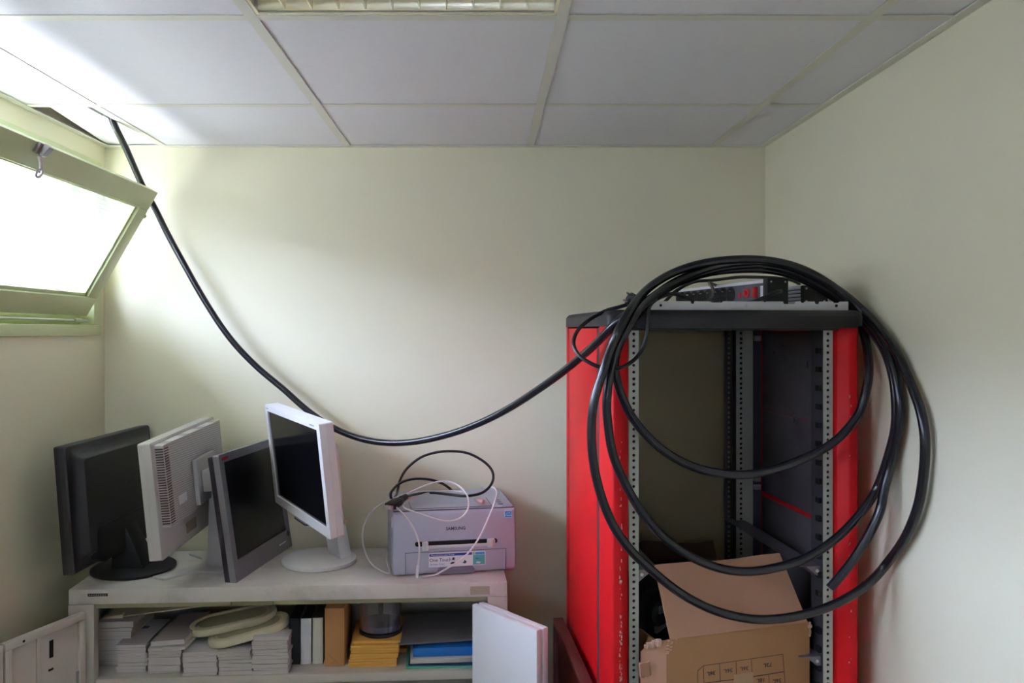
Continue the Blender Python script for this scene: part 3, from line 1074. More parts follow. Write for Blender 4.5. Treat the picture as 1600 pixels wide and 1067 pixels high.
def monitor_white():
    th = math.atan2(-.842, .539)
    root = empty('monitor', (-.500, 2.430, TOPZ), th, 'white framed monitor with dark screen on a round white foot', 'monitor')
    w, h = .468, .318
    P = panel_matrix((.062, -.098, .308), R(7), R(2.1))
    frame_y(w, h, w - .046, h - .046, 0, .004, 0, .020, .006).build('bezel', 'white_shell', root, smooth=True, matrix=P)
    MB().box(-w / 2 + .02, w / 2 - .02, .005, .018, -h / 2 + .018, h / 2 - .016).build('screen', 'screen_black', root, matrix=P)
    loft_y([(rrect(w, h, .006), .0205), (rrect(w - .002, h - .002, .006), .040), (rrect(w - .06, h - .07, .03), .048), (rrect(w - .12, h - .12, .04), .068)]).build('back_shell', 'white_shell', root, smooth=True, matrix=P)
    MB().box(-.05, .05, -.004, .016, -h / 2 - .008, -h / 2).build('button_strip', 'silver_shell', root, bevel=.002, matrix=P)
    bt = MB()
    for k in range(5):
        bt.box(-.042 + k * .018, -.03 + k * .018, -.0052, -.004, -h / 2 - .006, -h / 2 - .003)
    bt.build('buttons', 'dark_steel', root, matrix=P)
    mk = MB().box(w / 2 - .075, w / 2 - .04, -.0005, 0, h / 2 - .012, h / 2 - .0085)
    mk.box(-w / 2 + .012, -w / 2 + .03, -.0005, 0, h / 2 - .012, h / 2 - .009)
    mk.build('printed_mark', 'silver_shell', root, matrix=P)
    MB().box(-.055, .075, .066, .112, -.04, .062).build('hinge_block', 'white_shell', root, bevel=.012, matrix=P, seg=3)
    nk = MB().loft([[(-.045, .045, .012), (.055, .045, .012), (.055, .085, .012), (-.045, .085, .012)],
                    [(-.040, .028, .13), (.052, .028, .13), (.052, .062, .13), (-.040, .062, .13)],
                    [(-.030, -.010, .30), (.048, -.010, .30), (.048, .026, .30), (-.030, .026, .30)]])
    nk.build('neck', 'white_shell', root, bevel=.004)
    MB().box(.0535, .0555, .034, .066, .118, .132).build('amber_sticker', 'sticker_orange', root)
    MB().lathe([(0, 0), (.108, 0), (.112, .003), (.112, .012), (.106, .016), (0, .018)], 44).build('foot', 'white_shell', root, smooth=True)
    return root


stripe_mat('ribbed', (196, 192, 192), (160, 154, 154), 2, 0.0062, 0.35, 0.5)
monitor_black()
monitor_grey()
monitor_silver()
monitor_white()

# ------------------------------------------------------------------ printer
PA = math.atan2(2.336 - 2.274, .352)
PO = Vector((-.258, 2.274, TOPZ))
PRM = Matrix.Translation(PO) @ Matrix.Rotation(PA, 4, 'Z')


def printer():
    root = empty('laser_printer', PO, PA, 'compact grey laser printer on the right end of the cabinet', 'printer')
    w, d = .357, .265
    prof = [(0.006, .004), (0, .012), (-.004, .075), (0, .150), (.006, .178), (.014, .186), (.05, .189), (d - .02, .196), (d, .188), (d, .004)]
    MB().prism(prof, 'x', 0, w).build('body', 'printer_shell', root, bevel=.004)
    ft = MB()
    for x in (.02, w - .04):
        for y in (.02, d - .04):
            ft.box(x, x + .02, y, y + .02, 0, .0045)
    ft.build('feet', 'black_soft', root)
    MB().box(.0, w + .0015, .010, d - .02, .100, .1015).build('seam', 'printer_gap', root)
    MB().box(.002, w - .002, .0125, .0135, .182, .1872).build('lid_seam', 'printer_gap', root)
    # output tray lid on top
    MB().prism([(.030, .1868), (.13, .1905), (.13, .1925), (.030, .1888)], 'x', .055, .292).build('tray_lid', 'printer_shell', root, bevel=.001)
    g = MB().prism([(.028, .187), (.030, .187), (.030, .1884), (.028, .1884)], 'x', .054, .294)
    g.prism([(.028, .187), (.132, .1907), (.132, .1920), (.028, .1884)], 'x', .292, .294)
    g.prism([(.028, .187), (.132, .1907), (.132, .1920), (.028, .1884)], 'x', .0535, .055)
    g.build('tray_lid_gap', 'printer_gap', root)
    for k in range(3):
        MB().lathe([(0, .187), (.006, .187), (.006, .1915), (0, .1915)], 16, (.322, .045 + .026 * k, 0), sx=1.3).build('button', 'printer_dark', root, smooth=True)
    F = frame_mat((0, -.0045, 0), (1, 0, 0), (0, 0, 1), (0, -1, 0))     # drawing plane on the front
    # manual feed slot with its two guides
    sl = [(p[0], p[1]) for p in rrect(.240, .013, .006, cx=.183, cz=.0935)]
    MB().prism(sl, 'y', -.0058, -.002).build('feed_slot', 'hole_dark', root)
    MB().box(.100, .285, -.0085, -.003, .0800, .0885).build('feed_ledge', 'white_shell', root, bevel=.001)
    MB().box(.083, .100, -.017, -.004, .076, .101).build('paper_guide', 'white_shell', root, bevel=.002)
    MB().box(.272, .293, -.017, -.004, .078, .102).build('paper_guide', 'white_shell', root, bevel=.002)
    tag(MB().box(.2865, .2945, -.0185, -.016, .080, .100).build('guide_tip', 'pink_plastic', root, bevel=.002), 'pink tinted guide tip')
    # cassette outline
    c = MB()
    x0, x1, z1 = .035, .329, .069
    c.box(x0, x1, -.0047, -.002, z1, z1 + .0012)
    c.box(x0, x0 + .0012, -.0047, .001, .010, z1)
    c.box(x1 - .0012, x1, -.0047, .001, .010, z1)
    c.build('cassette_gap', 'printer_gap', root)
    MB().prism([(.128, .004), (.236, .004), (.236, .016), (.229, .023), (.135, .023), (.128, .016)], 'y', -.0052, .0).build('grip_recess', 'printer_dark', root)
    # stickers
    lb = MB().prism([(p[0], p[1]) for p in rrect(.166, .040, .003, cx=.185, cz=.0455)], 'y', -.0054, -.003).build('sticker', 'label_white', root)
    MB().box(.104, .228, -.0058, -.0054, .0565, .0635).build('blue_band', 'label_blue', lb)
    MB().box(.230, .236, -.0058, -.0054, .0565, .0635).build('lime_patch', 'label_lime', lb)
    MB().box(.238, .265, -.0058, -.0054, .0565, .0635).build('cyan_patch', 'label_cyan', lb)
    MB().box(.231, .266, -.0058, -.0054, .0275, .0555).build('teal_patch', 'label_teal', lb)
    fm = lambda x, z, y=-.0060: frame_mat((x, y, z), (1, 0, 0), (0, 0, 1), (0, -1, 0))
    text('Monochrome Laser Printer', .0062, 'label_white', 'lettering', lb, fm(.143, .060))
    text('One Touch', .0138, 'label_text', 'lettering', lb, fm(.136, .0455))
    text('Screen Print', .0085, 'label_cyan', 'lettering', lb, fm(.127, .0335))
    ic = MB().prism([(.169, .045), (.176, .0425), (.178, .050), (.172, .052)], 'y', -.0058, -.0054)
    ic.prism([(.163, .034), (.176, .031), (.184, .036), (.171, .039)], 'y', -.0058, -.0054)
    ic.prism([(.199, .035), (.208, .032), (.213, .037), (.206, .043), (.204, .037)], 'y', -.0058, -.0054)
    ic.prism([(.238, .044), (.248, .043), (.247, .046), (.239, .047)], 'y', -.0058, -.0054)
    ic.build('pictogram', 'logo_grey', lb)
    MB().prism([(.239, .032), (.250, .030), (.254, .035), (.243, .037)], 'y', -.0060, -.0058).build('pictogram', 'label_white', lb)
    text('SAMSUNG', .0125, 'logo_grey', 'logo_lettering', root, Matrix.Translation((0, .003, 0)) @ fm(.181, .1335, -.0046), offset=.0003, depth=.0005)
    es = MB().box(.3255, .3475, .0012, .004, .1575, .1785).build('energy_sticker', 'label_white', root)
    MB().box(.3267, .3463, .0008, .0012, .1645, .1773).build('blue_field', 'label_cyan', es)
    MB().box(.3267, .3463, .0008, .0012, .1587, .1635).build('blue_field', 'label_cyan', es)
    pts = [(.329 + .0155 * t, .0005, .1665 + .007 * math.sin(math.pi * t)) for t in [k / 10 for k in range(11)]]
    MB().tube(pts, .0005, 6).tube([(.334, .0005, .1665), (.343, .0005, .176)], .0004, 6).build('star_arc', 'label_white', es)
    MB().box(w, w + .003, .04, .09, .12, .165).build('side_catch', 'printer_dark', root, bevel=.001)
    MB().box(-.003, 0, .015, .03, .14, .165).build('side_catch', 'white_shell', root, bevel=.001)
    return root


printer()

# ---- cables lying on the printer
S1 = 1 / 4.852


def pc(x, y, Y):
    return at(590 + x * S1, 690 + y * S1, Y)


root = empty('monitor_cable', pc(120, 470, 2.33), 0, 'black looped display cable with large plug on the printer', 'cable')
inv = Matrix.Translation(-root.location)
pts = [(205, 422, 2.335), (250, 406, 2.37), (340, 390, 2.42), (430, 388, 2.43), (540, 400, 2.40), (640, 411, 2.38), (720, 407, 2.38), (800, 384, 2.39), (858, 330, 2.41), (878, 270, 2.43),
       (860, 205, 2.45), (790, 140, 2.47), (680, 86, 2.48), (560, 72, 2.48), (450, 80, 2.48), (330, 117, 2.48), (225, 200, 2.48), (170, 290, 2.47), (152, 372, 2.45), (138, 412, 2.41), (118, 435, 2.37), (101, 425, 2.355),
       (104, 380, 2.37), (160, 320, 2.41), (240, 287, 2.45), (330, 281, 2.49), (420, 292, 2.52), (500, 322, 2.545), (555, 362, 2.558), (585, 400, 2.575), (600, 480, 2.585)]
MB().tube(relax(catmull([pc(*p) for p in pts], 6)), .0041, 10).build('cord', 'cord_black', root, smooth=True, matrix=inv)
a, b_, c_ = pc(215, 415, 2.34), pc(175, 440, 2.318), pc(72, 505, 2.262)
MB().tube([a, (a + b_) / 2, b_], .0085, 12, .0105).build('strain_relief', 'black_soft', root, smooth=True, matrix=inv)
ax = (c_ - b_).normalized()
sd = ax.cross(Vector((0, 0, 1))).normalized()
upv = sd.cross(ax)
Mx = inv @ frame_mat(b_, ax, sd, upv)
LL = (c_ - b_).length
MB().loft([[(-.002, -.010, -.007), (-.002, .010, -.007), (-.002, .010, .007), (-.002, -.010, .007)],
           [(LL * .25, -.017, -.008), (LL * .25, .017, -.008), (LL * .25, .017, .008), (LL * .25, -.017, .008)],
           [(LL * .8, -.018, -.008), (LL * .8, .018, -.008), (LL * .8, .018, .008), (LL * .8, -.018, .008)]]).build('plug', 'black_soft', root, bevel=.002, matrix=Mx)
tag(MB().box(LL * .8, LL * .98, -.013, .013, -.0045, .0045).build('connector_shell', 'steel', root, bevel=.001, matrix=Mx), 'bare metal connector shell')

root = empty('usb_cable', pc(300, 1000, 2.25), 0, 'white cable with a plug hanging down the printer front', 'cable')
inv = Matrix.Translation(-root.location)
pts = [(308, 930, 2.252), (318, 800, 2.250), (300, 720, 2.250), (272, 650, 2.250), (220, 570, 2.254), (165, 518, 2.262), (135, 480, 2.285), (180, 440, 2.33), (290, 412, 2.40), (400, 388, 2.43), (540, 374, 2.46), (650, 384, 2.44), (705, 412, 2.41), (735, 432, 2.375)]
MB().tube(relax(catmull([pc(*p) for p in pts], 6)), .0026, 8).build('cord', 'cord_white', root, smooth=True, matrix=inv)
a, b_ = pc(306, 935, 2.251), pc(296, 1030, 2.245)
MB().tube([a, a.lerp(b_, .3), a.lerp(b_, .35), b_], .0042, 10).build('plug', 'white_shell', root, smooth=True, matrix=inv)
a, b_ = pc(738, 438, 2.37), pc(805, 458, 2.345)
MB().tube([a.lerp(b_, .3), b_], .0075, 10).build('plug', 'pink_plastic', root, bevel=.001, matrix=inv)
MB().tube([a, a.lerp(b_, .32)], .0045, 10).build('connector_shell', 'steel', root, smooth=True, matrix=inv)

pts = [(335, 1029, 2.243), (430, 1012, 2.250), (490, 982, 2.256), (560, 940, 2.262), (625, 898, 2.268), (690, 840, 2.274), (760, 745, 2.280), (800, 670, 2.284), (840, 580, 2.290), (880, 480, 2.305), (905, 400, 2.37), (895, 362, 2.43), (860, 342, 2.50), (815, 346, 2.56), (790, 362, 2.60),
       Vector((.02, 2.608, 1.10)), Vector((-.15, 2.600, 1.02)), Vector((-.285, 2.575, 1.004)), Vector((-.300, 2.48, 1.004)), Vector((-.284, 2.38, 1.004)), (92, 999, 2.308), (20, 975, 2.334), (-50, 922, 2.365), (-98, 830, 2.35), (-118, 700, 2.34), (-95, 600, 2.33), (-40, 525, 2.32), (30, 472, 2.33), (120, 432, 2.36), (240, 385, 2.40), (330, 344, 2.42), (430, 310, 2.43), (520, 299, 2.43), (600, 325, 2.41), (660, 378, 2.37), (690, 440, 2.335), (685, 510, 2.29),
       (640, 570, 2.272), (560, 600, 2.266), (460, 592, 2.262), (330, 550, 2.262), (235, 517, 2.268), (196, 490, 2.285), (210, 462, 2.32), (270, 424, 2.38)]
o = MB().tube(relax(catmull([p if isinstance(p, Vector) else pc(*p) for p in pts], 6)), .0026, 8).build('network_cable', 'cord_white', None, smooth=True)
tag(o, 'long white looped cable draped over and around the printer', 'cable')

# ------------------------------------------------------------------ open network rack
RA = R(3.8)
RO = Vector((.584, 1.871, 0))
RM = Matrix.Translation(RO) @ Matrix.Rotation(RA, 4, 'Z')
RI = RM.inverted()
RTOP = 1.716          # top of the red posts
CAPZ = 1.7535         # top of the black cap
U = .04445


def rail_holes(z0, z1, offset=0.0):
    zs = []
    z = z0 + offset + .00635
    step = (.015875, .015875, .0127)
    k = 0
    while z < z1 - .006:
        zs.append(z)
        z += step[k % 3]
        k += 1
    return zs


def punched(x0, x1, hx, y0, y1, zs, z0, z1, r):
    """flat steel strip with real round holes"""
    m = MB()
    bounds = [z0] + [(zs[i] + zs[i + 1]) / 2 for i in range(len(zs) - 1)] + [z1]
    for i, z in enumerate(zs):
        a, b = bounds[i], bounds[i + 1]
        outer = [(x1, z), (x1, b), (hx, b), (x0, b), (x0, z), (x0, a), (hx, a), (x1, a)]
        inner = [(hx + r * math.cos(R(45 * k)), z + r * math.sin(R(45 * k))) for k in range(8)]
        vs = [(p[0], y0, p[1]) for p in outer] + [(p[0], y0, p[1]) for p in inner] + [(p[0], y1, p[1]) for p in inner]
        fs = []
        for k in range(8):
            j = (k + 1) % 8
            fs.append((k, j, 8 + j, 8 + k))
            fs.append((8 + k, 8 + j, 16 + j, 16 + k))
        m.add(vs, fs)
    m.box(x0, x0 + .0004, y0 + .0002, y1, z0, z1)
    m.box(x1 - .0004, x1, y0 + .0002, y1, z0, z1)
    return m


def rack():
    root = empty('server_rack', RO, RA, 'tall open red network rack with black top in the right corner', 'rack')
    zb = .08
    # plinth
    MB().box(-.285, .285, -.02, .02, 0, zb).box(-.285, .285, .49, .525, 0, zb).box(-.285, -.25, .02, .49, 0, zb).box(.25, .285, .02, .49, 0, zb).build('plinth', 'cap_black', root, bevel=.003)
    # front corner posts
    for s in (-1, 1):
        pr = [(-.292, -.026), (-.288, -.030), (-.272, -.030), (-.268, -.028), (-.250, -.010), (-.250, .004), (-.246, .004), (-.246, .030), (-.262, .080), (-.297, .080), (-.2995, .075)]
        pr = [(p[0] * -s if s > 0 else p[0], p[1]) for p in pr]
        if s > 0:
            pr = [(-p[0] if p[0] < 0 else p[0], p[1]) for p in pr]
        MB().prism(pr, 'z', zb, RTOP).build('front_post', 'red_paint', root, bevel=.0015)
        # scuffs on the post edge
        sc = MB()
        rnd = random.Random(3 + s)
        for k in range(90 if s < 0 else 14):
            z = (rnd.gauss(.95, .07) if k < 55 else rnd.uniform(.85, 1.45)) if s < 0 else rnd.uniform(.8, 1.6)
            hh = rnd.uniform(.0015, .009)
            ww = rnd.uniform(.0005, .0026)
            xx = rnd.uniform(.2685, .2735)
            yy = -.0302
            poly = [(s * xx, z), (s * (xx + ww), z + hh * .15), (s * (xx + ww * .7), z + hh), (s * (xx - ww * .2), z + hh * .8)]
            sc.prism(poly, 'y', yy, yy + .001)
        sc.build('paint_scuffs', 'scuff', root)['kind'] = 'stuff'
        # rear posts
        MB().prism([(s * .246, .505), (s * .300, .505), (s * .300, .534), (s * .262, .534), (s * .246, .520)], 'z', zb, RTOP).build('rear_post', 'red_paint', root, bevel=.002)
    # side panels (red outside; right one shows its grey lining inside)
    MB().box(-.300, -.288, .1000, .484, zb, RTOP - .004).build('side_panel', 'red_paint', root, bevel=.0015)
    MB().box(-.2985, -.290, .081, .099, zb, RTOP - .004).build('panel_gap', 'slot_dark', root)
    MB().box(-.2985, -.290, .485, .504, zb, RTOP - .004).build('panel_gap', 'slot_red', root)
    MB().box(.288, .300, .0895, .498, zb, RTOP - .010).build('side_panel', 'red_paint', root, bevel=.0015)
    li = MB().box(.2835, .288, .10, .492, zb, 1.214).box(.2835, .288, .10, .492, 1.226, 1.468).box(.2835, .288, .10, .492, 1.470, RTOP - .014)
    li.build('panel_lining', 'panel_grey', root, bevel=.001)
    MB().box(.2865, .2885, .10, .492, 1.2135, 1.2265).build('lining_seam', 'red_paint', root)
    lk = MB()
    lk.cyl((.2835, .275, 1.462), (.2795, .275, 1.462), .016, 18)
    lk.cyl((.2795, .275, 1.462), (.2770, .275, 1.462), .008, 14)
    lk.build('panel_lock', 'panel_grey', root, bevel=.001)
    sc = MB()
    rnd = random.Random(11)
    for (y, z, ww, hh) in ((.15, 1.63, .012, .012), (.20, 1.605, .010, .022), (.34, 1.66, .022, .008), (.40, 1.64, .018, .005), (.17, 1.285, .012, .012)):
        sc.prism([(y, z), (y + ww, z + hh * .2), (y + ww * .8, z + hh), (y + ww * .1, z + hh * .9)], 'x', .2828, .2836)
    sc.build('scratch_marks', 'vent_dark', root)['kind'] = 'stuff'
    MB().box(-.262, .262, .522, .530, zb, RTOP).build('rear_light_blocker', 'blocker_olive', root)  # added panel in the wall's shaded olive, blocks window light behind the rack
    # punched 19 inch rails
    zs = rail_holes(.12, RTOP - .005)
    for s in (-1, 1):
        x0, x1 = sorted((s * .222, s * .245))
        punched(x0, x1, s * .2335, 0, .002, zs, .12, RTOP - .002, .0036).build('front_rail', 'galvanised', root)
        MB().box(*sorted((s * .222, s * .224)), .002, .060, .12, RTOP - .002).build('rail_flange', 'dark_steel', root)
        # backing behind the holes keeps them dark
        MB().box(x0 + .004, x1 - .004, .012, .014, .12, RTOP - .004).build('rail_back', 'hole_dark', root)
        cl = MB()
        z = .14 if s > 0 else 9
        while z < RTOP - .03:
            cl.box(*sorted((s * .2135, s * .2222)), .006, .022, z, z + .013)
            cl.box(*sorted((s * .2195, s * .2222)), .020, .030, z + .003, z + .010)
            z += U
        if s > 0:
            cl.build('cage_clips', 'hole_dark', root)['kind'] = 'stuff'
        x0, x1 = sorted((s * .196, s * .246))
        punched(x0, x1, s * .210, .470, .472, zs, .12, RTOP - .002, .0042).build('rear_rail', 'galvanised', root)
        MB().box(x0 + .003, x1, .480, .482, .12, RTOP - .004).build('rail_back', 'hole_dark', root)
        x0, x1 = sorted((s * .172, s * .198))
        punched(x0, x1, s * .185, .500, .502, zs, .12, RTOP - .002, .0042).build('rear_rail', 'dark_steel', root)
        MB().box(*sorted((s * .194, s * .198)), .472, .500, .12, RTOP - .002).build('rail_flange', 'dark_steel', root)
        MB().box(*sorted((s * .247, s * .2835)), .4985, .5045, .12, RTOP - .004).build('post_shade_strip', 'dark_steel', root)  # added dark strip standing in for shade on the red rear post
        # L-shaped shelf supports
        for z in (1.145, .93):
            a, b = sorted((s * .170, s * .221))
            MB().box(a, b, .012, .505, z - .0015, z).box(*sorted((s * .2195, s * .2213)), .012, .465, z - .030, z - .0015).prism([(s * .221, z - .030), (s * .221, z), (s * .185, z)], 'y', .010, .012).build('shelf_support', 'panel_grey', root)
            MB().cyl((s * .212, .0085, z - .011), (s * .212, .010, z - .011), .004, 10).build('screw', 'brass', root)
        for z in (1.675, 1.26, 1.235):
            a, b = sorted((s * .248, s * .268))
            MB().box(a, b, .462, .474, z, z + .016).build('clamp', 'steel', root, bevel=.002)
    # shelf carrying the box
    MB().box(-.219, .219, .012, .46, .600, .612).build('shelf', 'panel_grey', root)
    # top cap: stepped black moulding
    cp = rrect(.606, .582, .018, cx=0, cz=.251)
    rings = []
    for (ins, z) in ((0, RTOP), (0, CAPZ - .014), (.002, CAPZ - .008), (.008, CAPZ - .002), (.016, CAPZ)):
        rings.append([(p[0] * (1 - ins / .303), .251 + (p[1] - .251) * (1 - ins / .291), z) for p in cp])
    MB().loft(rings).build('top_cap', 'cap_black', root, smooth=True)
    MB().box(-.235, .284, -.0435, -.039, RTOP - .004, CAPZ - .012).build('cap_lip', 'black_plastic', root, bevel=.001)
    MB().box(-.246, .246, -.025, .02, RTOP - .010, RTOP).build('lintel', 'black_plastic', root)
    return root


rack()

# loose red panel standing beside the rack
root = empty('loose_panel', RM @ Vector((-.330, .2, 0)), RA, 'loose dark red metal panel standing on edge beside the rack', 'panel')
MB().box(-.003, .003, -.33, .29, .0, .860).build('sheet', 'loose_maroon', root)
fr = MB()
fr.box(-.017, .012, -.33, .29, .850, .864).box(-.017, .012, -.33, .29, 0, .014).box(-.017, .012, -.33, -.316, .014, .850).box(-.017, .012, .276, .29, .014, .850)
fr.build('folded_edge', 'loose_maroon', root, bevel=.002)

# ------------------------------------------------------------------ things on the rack top
BL = at(1012, 475.5, 1.853)
BR_ = at(1332, 475.5, 1.889)
bz = CAPZ + .0005
e = Vector((BR_.x - BL.x, BR_.y - BL.y, 0)).normalized()
LB = .4845
root = empty('rack_bracket', (BL.x, BL.y, bz), math.atan2(e.y, e.x), 'grey metal mounting bracket with notches along the rack top front', 'bracket')
hb = .0205


def notch(c, w, d):
    return [(c - w / 2, hb), (c - w / 2 + .002, hb - d), (c + w / 2 - .002, hb - d), (c + w / 2, hb)]


top = [(0, hb)]
for (c, w, d) in ((.107, .010, .006), (.165, .030, .003), (.281, .006, .002), (.340, .030, .006), (.373, .010, .003), (.408, .012, .006), (.455, .016, .003)):
    top += notch(c, w, d)
top += [(LB, hb)]
poly = [(0, 0)] + [(LB, 0)] + top[::-1]
MB().prism(poly, 'y', 0, .0025).box(0, LB, .0025, .030, 0, .0025).build('flange', 'bar_grey', root, bevel=.0005)
for (c, r) in ((.031, .0032), (.455, .0036)):
    MB().cyl((c, -.0006, hb * .52), (c, .001, hb * .52), r, 14).build('screw_hole', 'hole_dark', root)
MB().cyl((.238, -.0014, hb * .52), (.238, .001, hb * .52), .0042, 14).build('screw', 'steel', root, bevel=.0005)


def power_strip():
    P0, P1 = Vector((.6857, 1.93, 0)), Vector((.5858, 2.405, 0))
    a = (P1 - P0).normalized()
    L = (P1 - P0).length
    root = empty('power_strip', (P0.x, P0.y, CAPZ), math.atan2(a.y, a.x), 'black and silver rack power strip with round sockets and red switch', 'power strip')
    # local x runs from the near end to the far end, +y is the socket side (towards the left of the picture)
    hz = .0765
    w = .050
    MB().box(.012, L - .010, -w, 0, .020, hz - .008).build('body', 'strip_face', root, bevel=.001)
    MB().box(.010, L - .008, -w - .001, .002, hz - .008, hz).build('top_profile', 'strip_silver', root, bevel=.001)
    MB().box(-.012, .010, -w - .003, .003, .0005, hz + .003).build('end_cap', 'black_plastic', root, bevel=.002)
    MB().box(L - .010, L + .004, -w - .003, .003, .0005, hz + .001).build('end_cap', 'black_plastic', root, bevel=.002)
    for (y, z) in ((-.006, hz - .006), (-w + .006, hz - .006), (-.008, .010)):
        MB().cyl((-.0132, y, z), (-.0115, y, z), .0022, 10).build('screw', 'steel', root)

    def tt(px):
        r = (px - VPX) / FPX
        return (P0.x - P0.y * r) / (-a.x + a.y * r)
    zc = .046
    for px in (1066, 1075.5, 1085.5, 1096, 1107, 1119, 1130.5, 1142):
        t = tt(px)
        s = MB()
        n = 20
        outer = [(t + .0215 * math.cos(2 * math.pi * k / n), zc + .0215 * math.sin(2 * math.pi * k / n)) for k in range(n)]
        inner = [(t + .0188 * math.cos(2 * math.pi * k / n), zc + .0188 * math.sin(2 * math.pi * k / n)) for k in range(n)]
        rings = [[(p[0], .0, p[1]) for p in outer], [(p[0], .0022, p[1]) for p in outer], [(p[0], .0022, p[1]) for p in inner], [(p[0], .0004, p[1]) for p in inner]]
        s.loft(rings)
        so = s.build('socket', 'socket_black', root, smooth=True)
        MB().cyl((t, .0003, zc), (t, .0008, zc), .0186, 20).build('recess', 'hole_dark', so)
        MB().cyl((t, .0004, zc + .011), (t, .006, zc + .011), .0018, 8).build('earth_pin', 'brass', so)
        MB().cyl((t - .0095, .0008, zc), (t - .0095, .0012, zc), .0026, 10).cyl((t + .0095, .0008, zc), (t + .0095, .0012, zc), .0026, 10).build('contact_hole', 'socket_black', so)
    t = tt(1157)
    MB().box(tt(1163), tt(1151), 0, .0012, .022, .066).build('fuse_cover', 'strip_face', root, bevel=.0004)
    MB().box(t - .006, t + .006, .0012, .003, .036, .050).build('indicator', 'switch_red', root, bevel=.0005)
    t = tt(1167.5)
    MB().cyl((t, 0, .047), (t, .003, .047), .0125, 20).build('switch_ring', 'switch_red', root, bevel=.0008)
    MB().cyl((t, .003, .047), (t, .010, .047), .006, 14).build('reset_button', 'switch_red', root, bevel=.001)
    t = tt(1180)
    MB().prism([(t - .012, 0), (t + .012, 0), (t + .012, .003), (t, .006), (t - .012, .009)], 'z', .033, .060).build('rocker_switch', 'switch_red', root, bevel=.001)
    MB().box(tt(1194.5), tt(1188.5), 0, .001, .030, .062).build('rating_tag', 'label_white', root)
    inv = (Matrix.Translation(root.location) @ Matrix.Rotation(root.rotation_euler.z, 4, 'Z')).inverted()
    pts = [(1220, 455, 1.919), (1214, 456, 1.905), (1200, 462, 1.903), (1178, 471, 1.905), (1150, 476, 1.91), (1115, 476, 1.915), (1090, 474, 1.915), (1078, 468, 1.91), (1064, 462, 1.905), (1049, 459, 1.90), (1033, 464, 1.88), (1020, 472, 1.845), (1013, 484, 1.808), (1012.5, 500, 1.800), (1011.5, 520, 1.798), (1004, 545, 1.796), (990, 563, 1.792), (968, 575, 1.786), (940, 574, 1.790), (918, 565, 1.80), (902, 552, 1.82), (896, 536, 1.84), (902, 517, 1.86), (920, 500, 1.88), (945, 486, 1.885), (966, 480, 1.885), (980, 476, 1.88)]
    co = MB().tube(relax(catmull([at(*p) for p in pts], 6)), .0046, 10).build('cord', 'cord_black', root, smooth=True, matrix=inv)
    p0, p1 = at(980, 476, 1.88), at(993, 462, 1.885)
    d = (p1 - p0)
    q = at(987, 468, 1.882)
    ax = (at(975, 463, 1.87) - at(995, 473, 1.89)).normalized()
    m = MB()
    m.tube([q - ax * .020, q - ax * .012, q + ax * .004, q + ax * .006], .0155, 18)
    m.tube([p0, q - ax * .002], .008, 10)
    m.build('plug', 'black_soft', co, smooth=True, matrix=inv)
    pn = MB()
    sdv = ax.cross(Vector((0, 1, 0))).normalized()
    for s in (-1, 1):
        pn.cyl(q + ax * .006 + sdv * .0095 * s, q + ax * .024 + sdv * .0095 * s, .0024, 10)
    pn.build('plug_pins', 'brass', co, smooth=True, matrix=inv)
    return root


power_strip()

# second strip, seen end-on
Q0 = at(1254, 470, 2.0)
root = empty('power_strip', (Q0.x, Q0.y, CAPZ), R(90 + 3.4), 'silver ribbed power strip with black end behind the socket strip', 'power strip')
hz, w, L = .066, .058, .44
MB().box(.010, L, -w, 0, .012, hz - .003).build('body', 'strip_face', root, bevel=.001)
rb = MB()
for k in range(6):
    rb.box(.010, L, 0, .004, .012 + k * .009, .012 + k * .009 + .006)
rb.box(.010, L, -w, .003, hz - .003, hz + .002)
rb.build('ribbed_profile', 'strip_silver', root, bevel=.0006)
MB().box(-.004, .010, -w - .006, .001, .0005, hz).build('end_cap', 'black_plastic', root, bevel=.002)
for (y, z) in ((-.008, hz - .008), (-.008, .026), (-w + .004, .026)):
    MB().cyl((-.0055, y, z), (-.003, y, z), .0028, 10).build('screw', 'steel', root)
inv = (Matrix.Translation(root.location) @ Matrix.Rotation(root.rotation_euler.z, 4, 'Z')).inverted()
pts = [(1252, 446, 2.34), (1238, 438, 2.30), (1212, 434, 2.26), (1180, 433, 2.22), (1152, 433, 2.20), (1114, 438, 2.18), (1085, 440, 2.16), (1060, 452, 2.14), (1040, 470, 2.12), (1035, 481, 2.11)]
MB().tube(relax(catmull([at(*p) for p in pts], 6)), .0046, 10).build('cord', 'cord_black', root, smooth=True, matrix=inv)
# twist of brown wire hooked over the socket strip
pts = [(1122, 447, 2.19), (1114, 444, 2.15), (1108, 442, 2.13), (1114, 451, 2.125), (1114, 461, 2.125), (1109, 468, 2.125), (1103, 471, 2.12)]
o = MB().tube(relax(catmull([at(*p) for p in pts], 6)), .0042, 8).build('wire_twist', 'cord_brown', None, smooth=True)
tag(o, 'short brown wire twist hooked over the socket strip', 'wire')

# ------------------------------------------------------------------ the long thick cable and its coil
def sm(t):
    t = max(0.0, min(1.0, t))
    return t * t * (3 - 2 * t)


def coilY(px, py, off):
    front = 1.792 + (px - 950) / 395.0 * .036 + off
    if px > 1160:
        # the right-hand sweep swings forward, clear of the side wall
        lim = .908 * FPX / (px - VPX)
        k = sm((600 - py) / 110.0)
        return min(front + k * (1.935 + off * .6 - front), lim)
    if px < 1160:
        k = sm((502 - py) / 72.0)
        return front + k * (1.94 + off * .6 - front)
    k = sm((600 - py) / 110.0)
    return front + k * (1.935 + off * .6 - front)


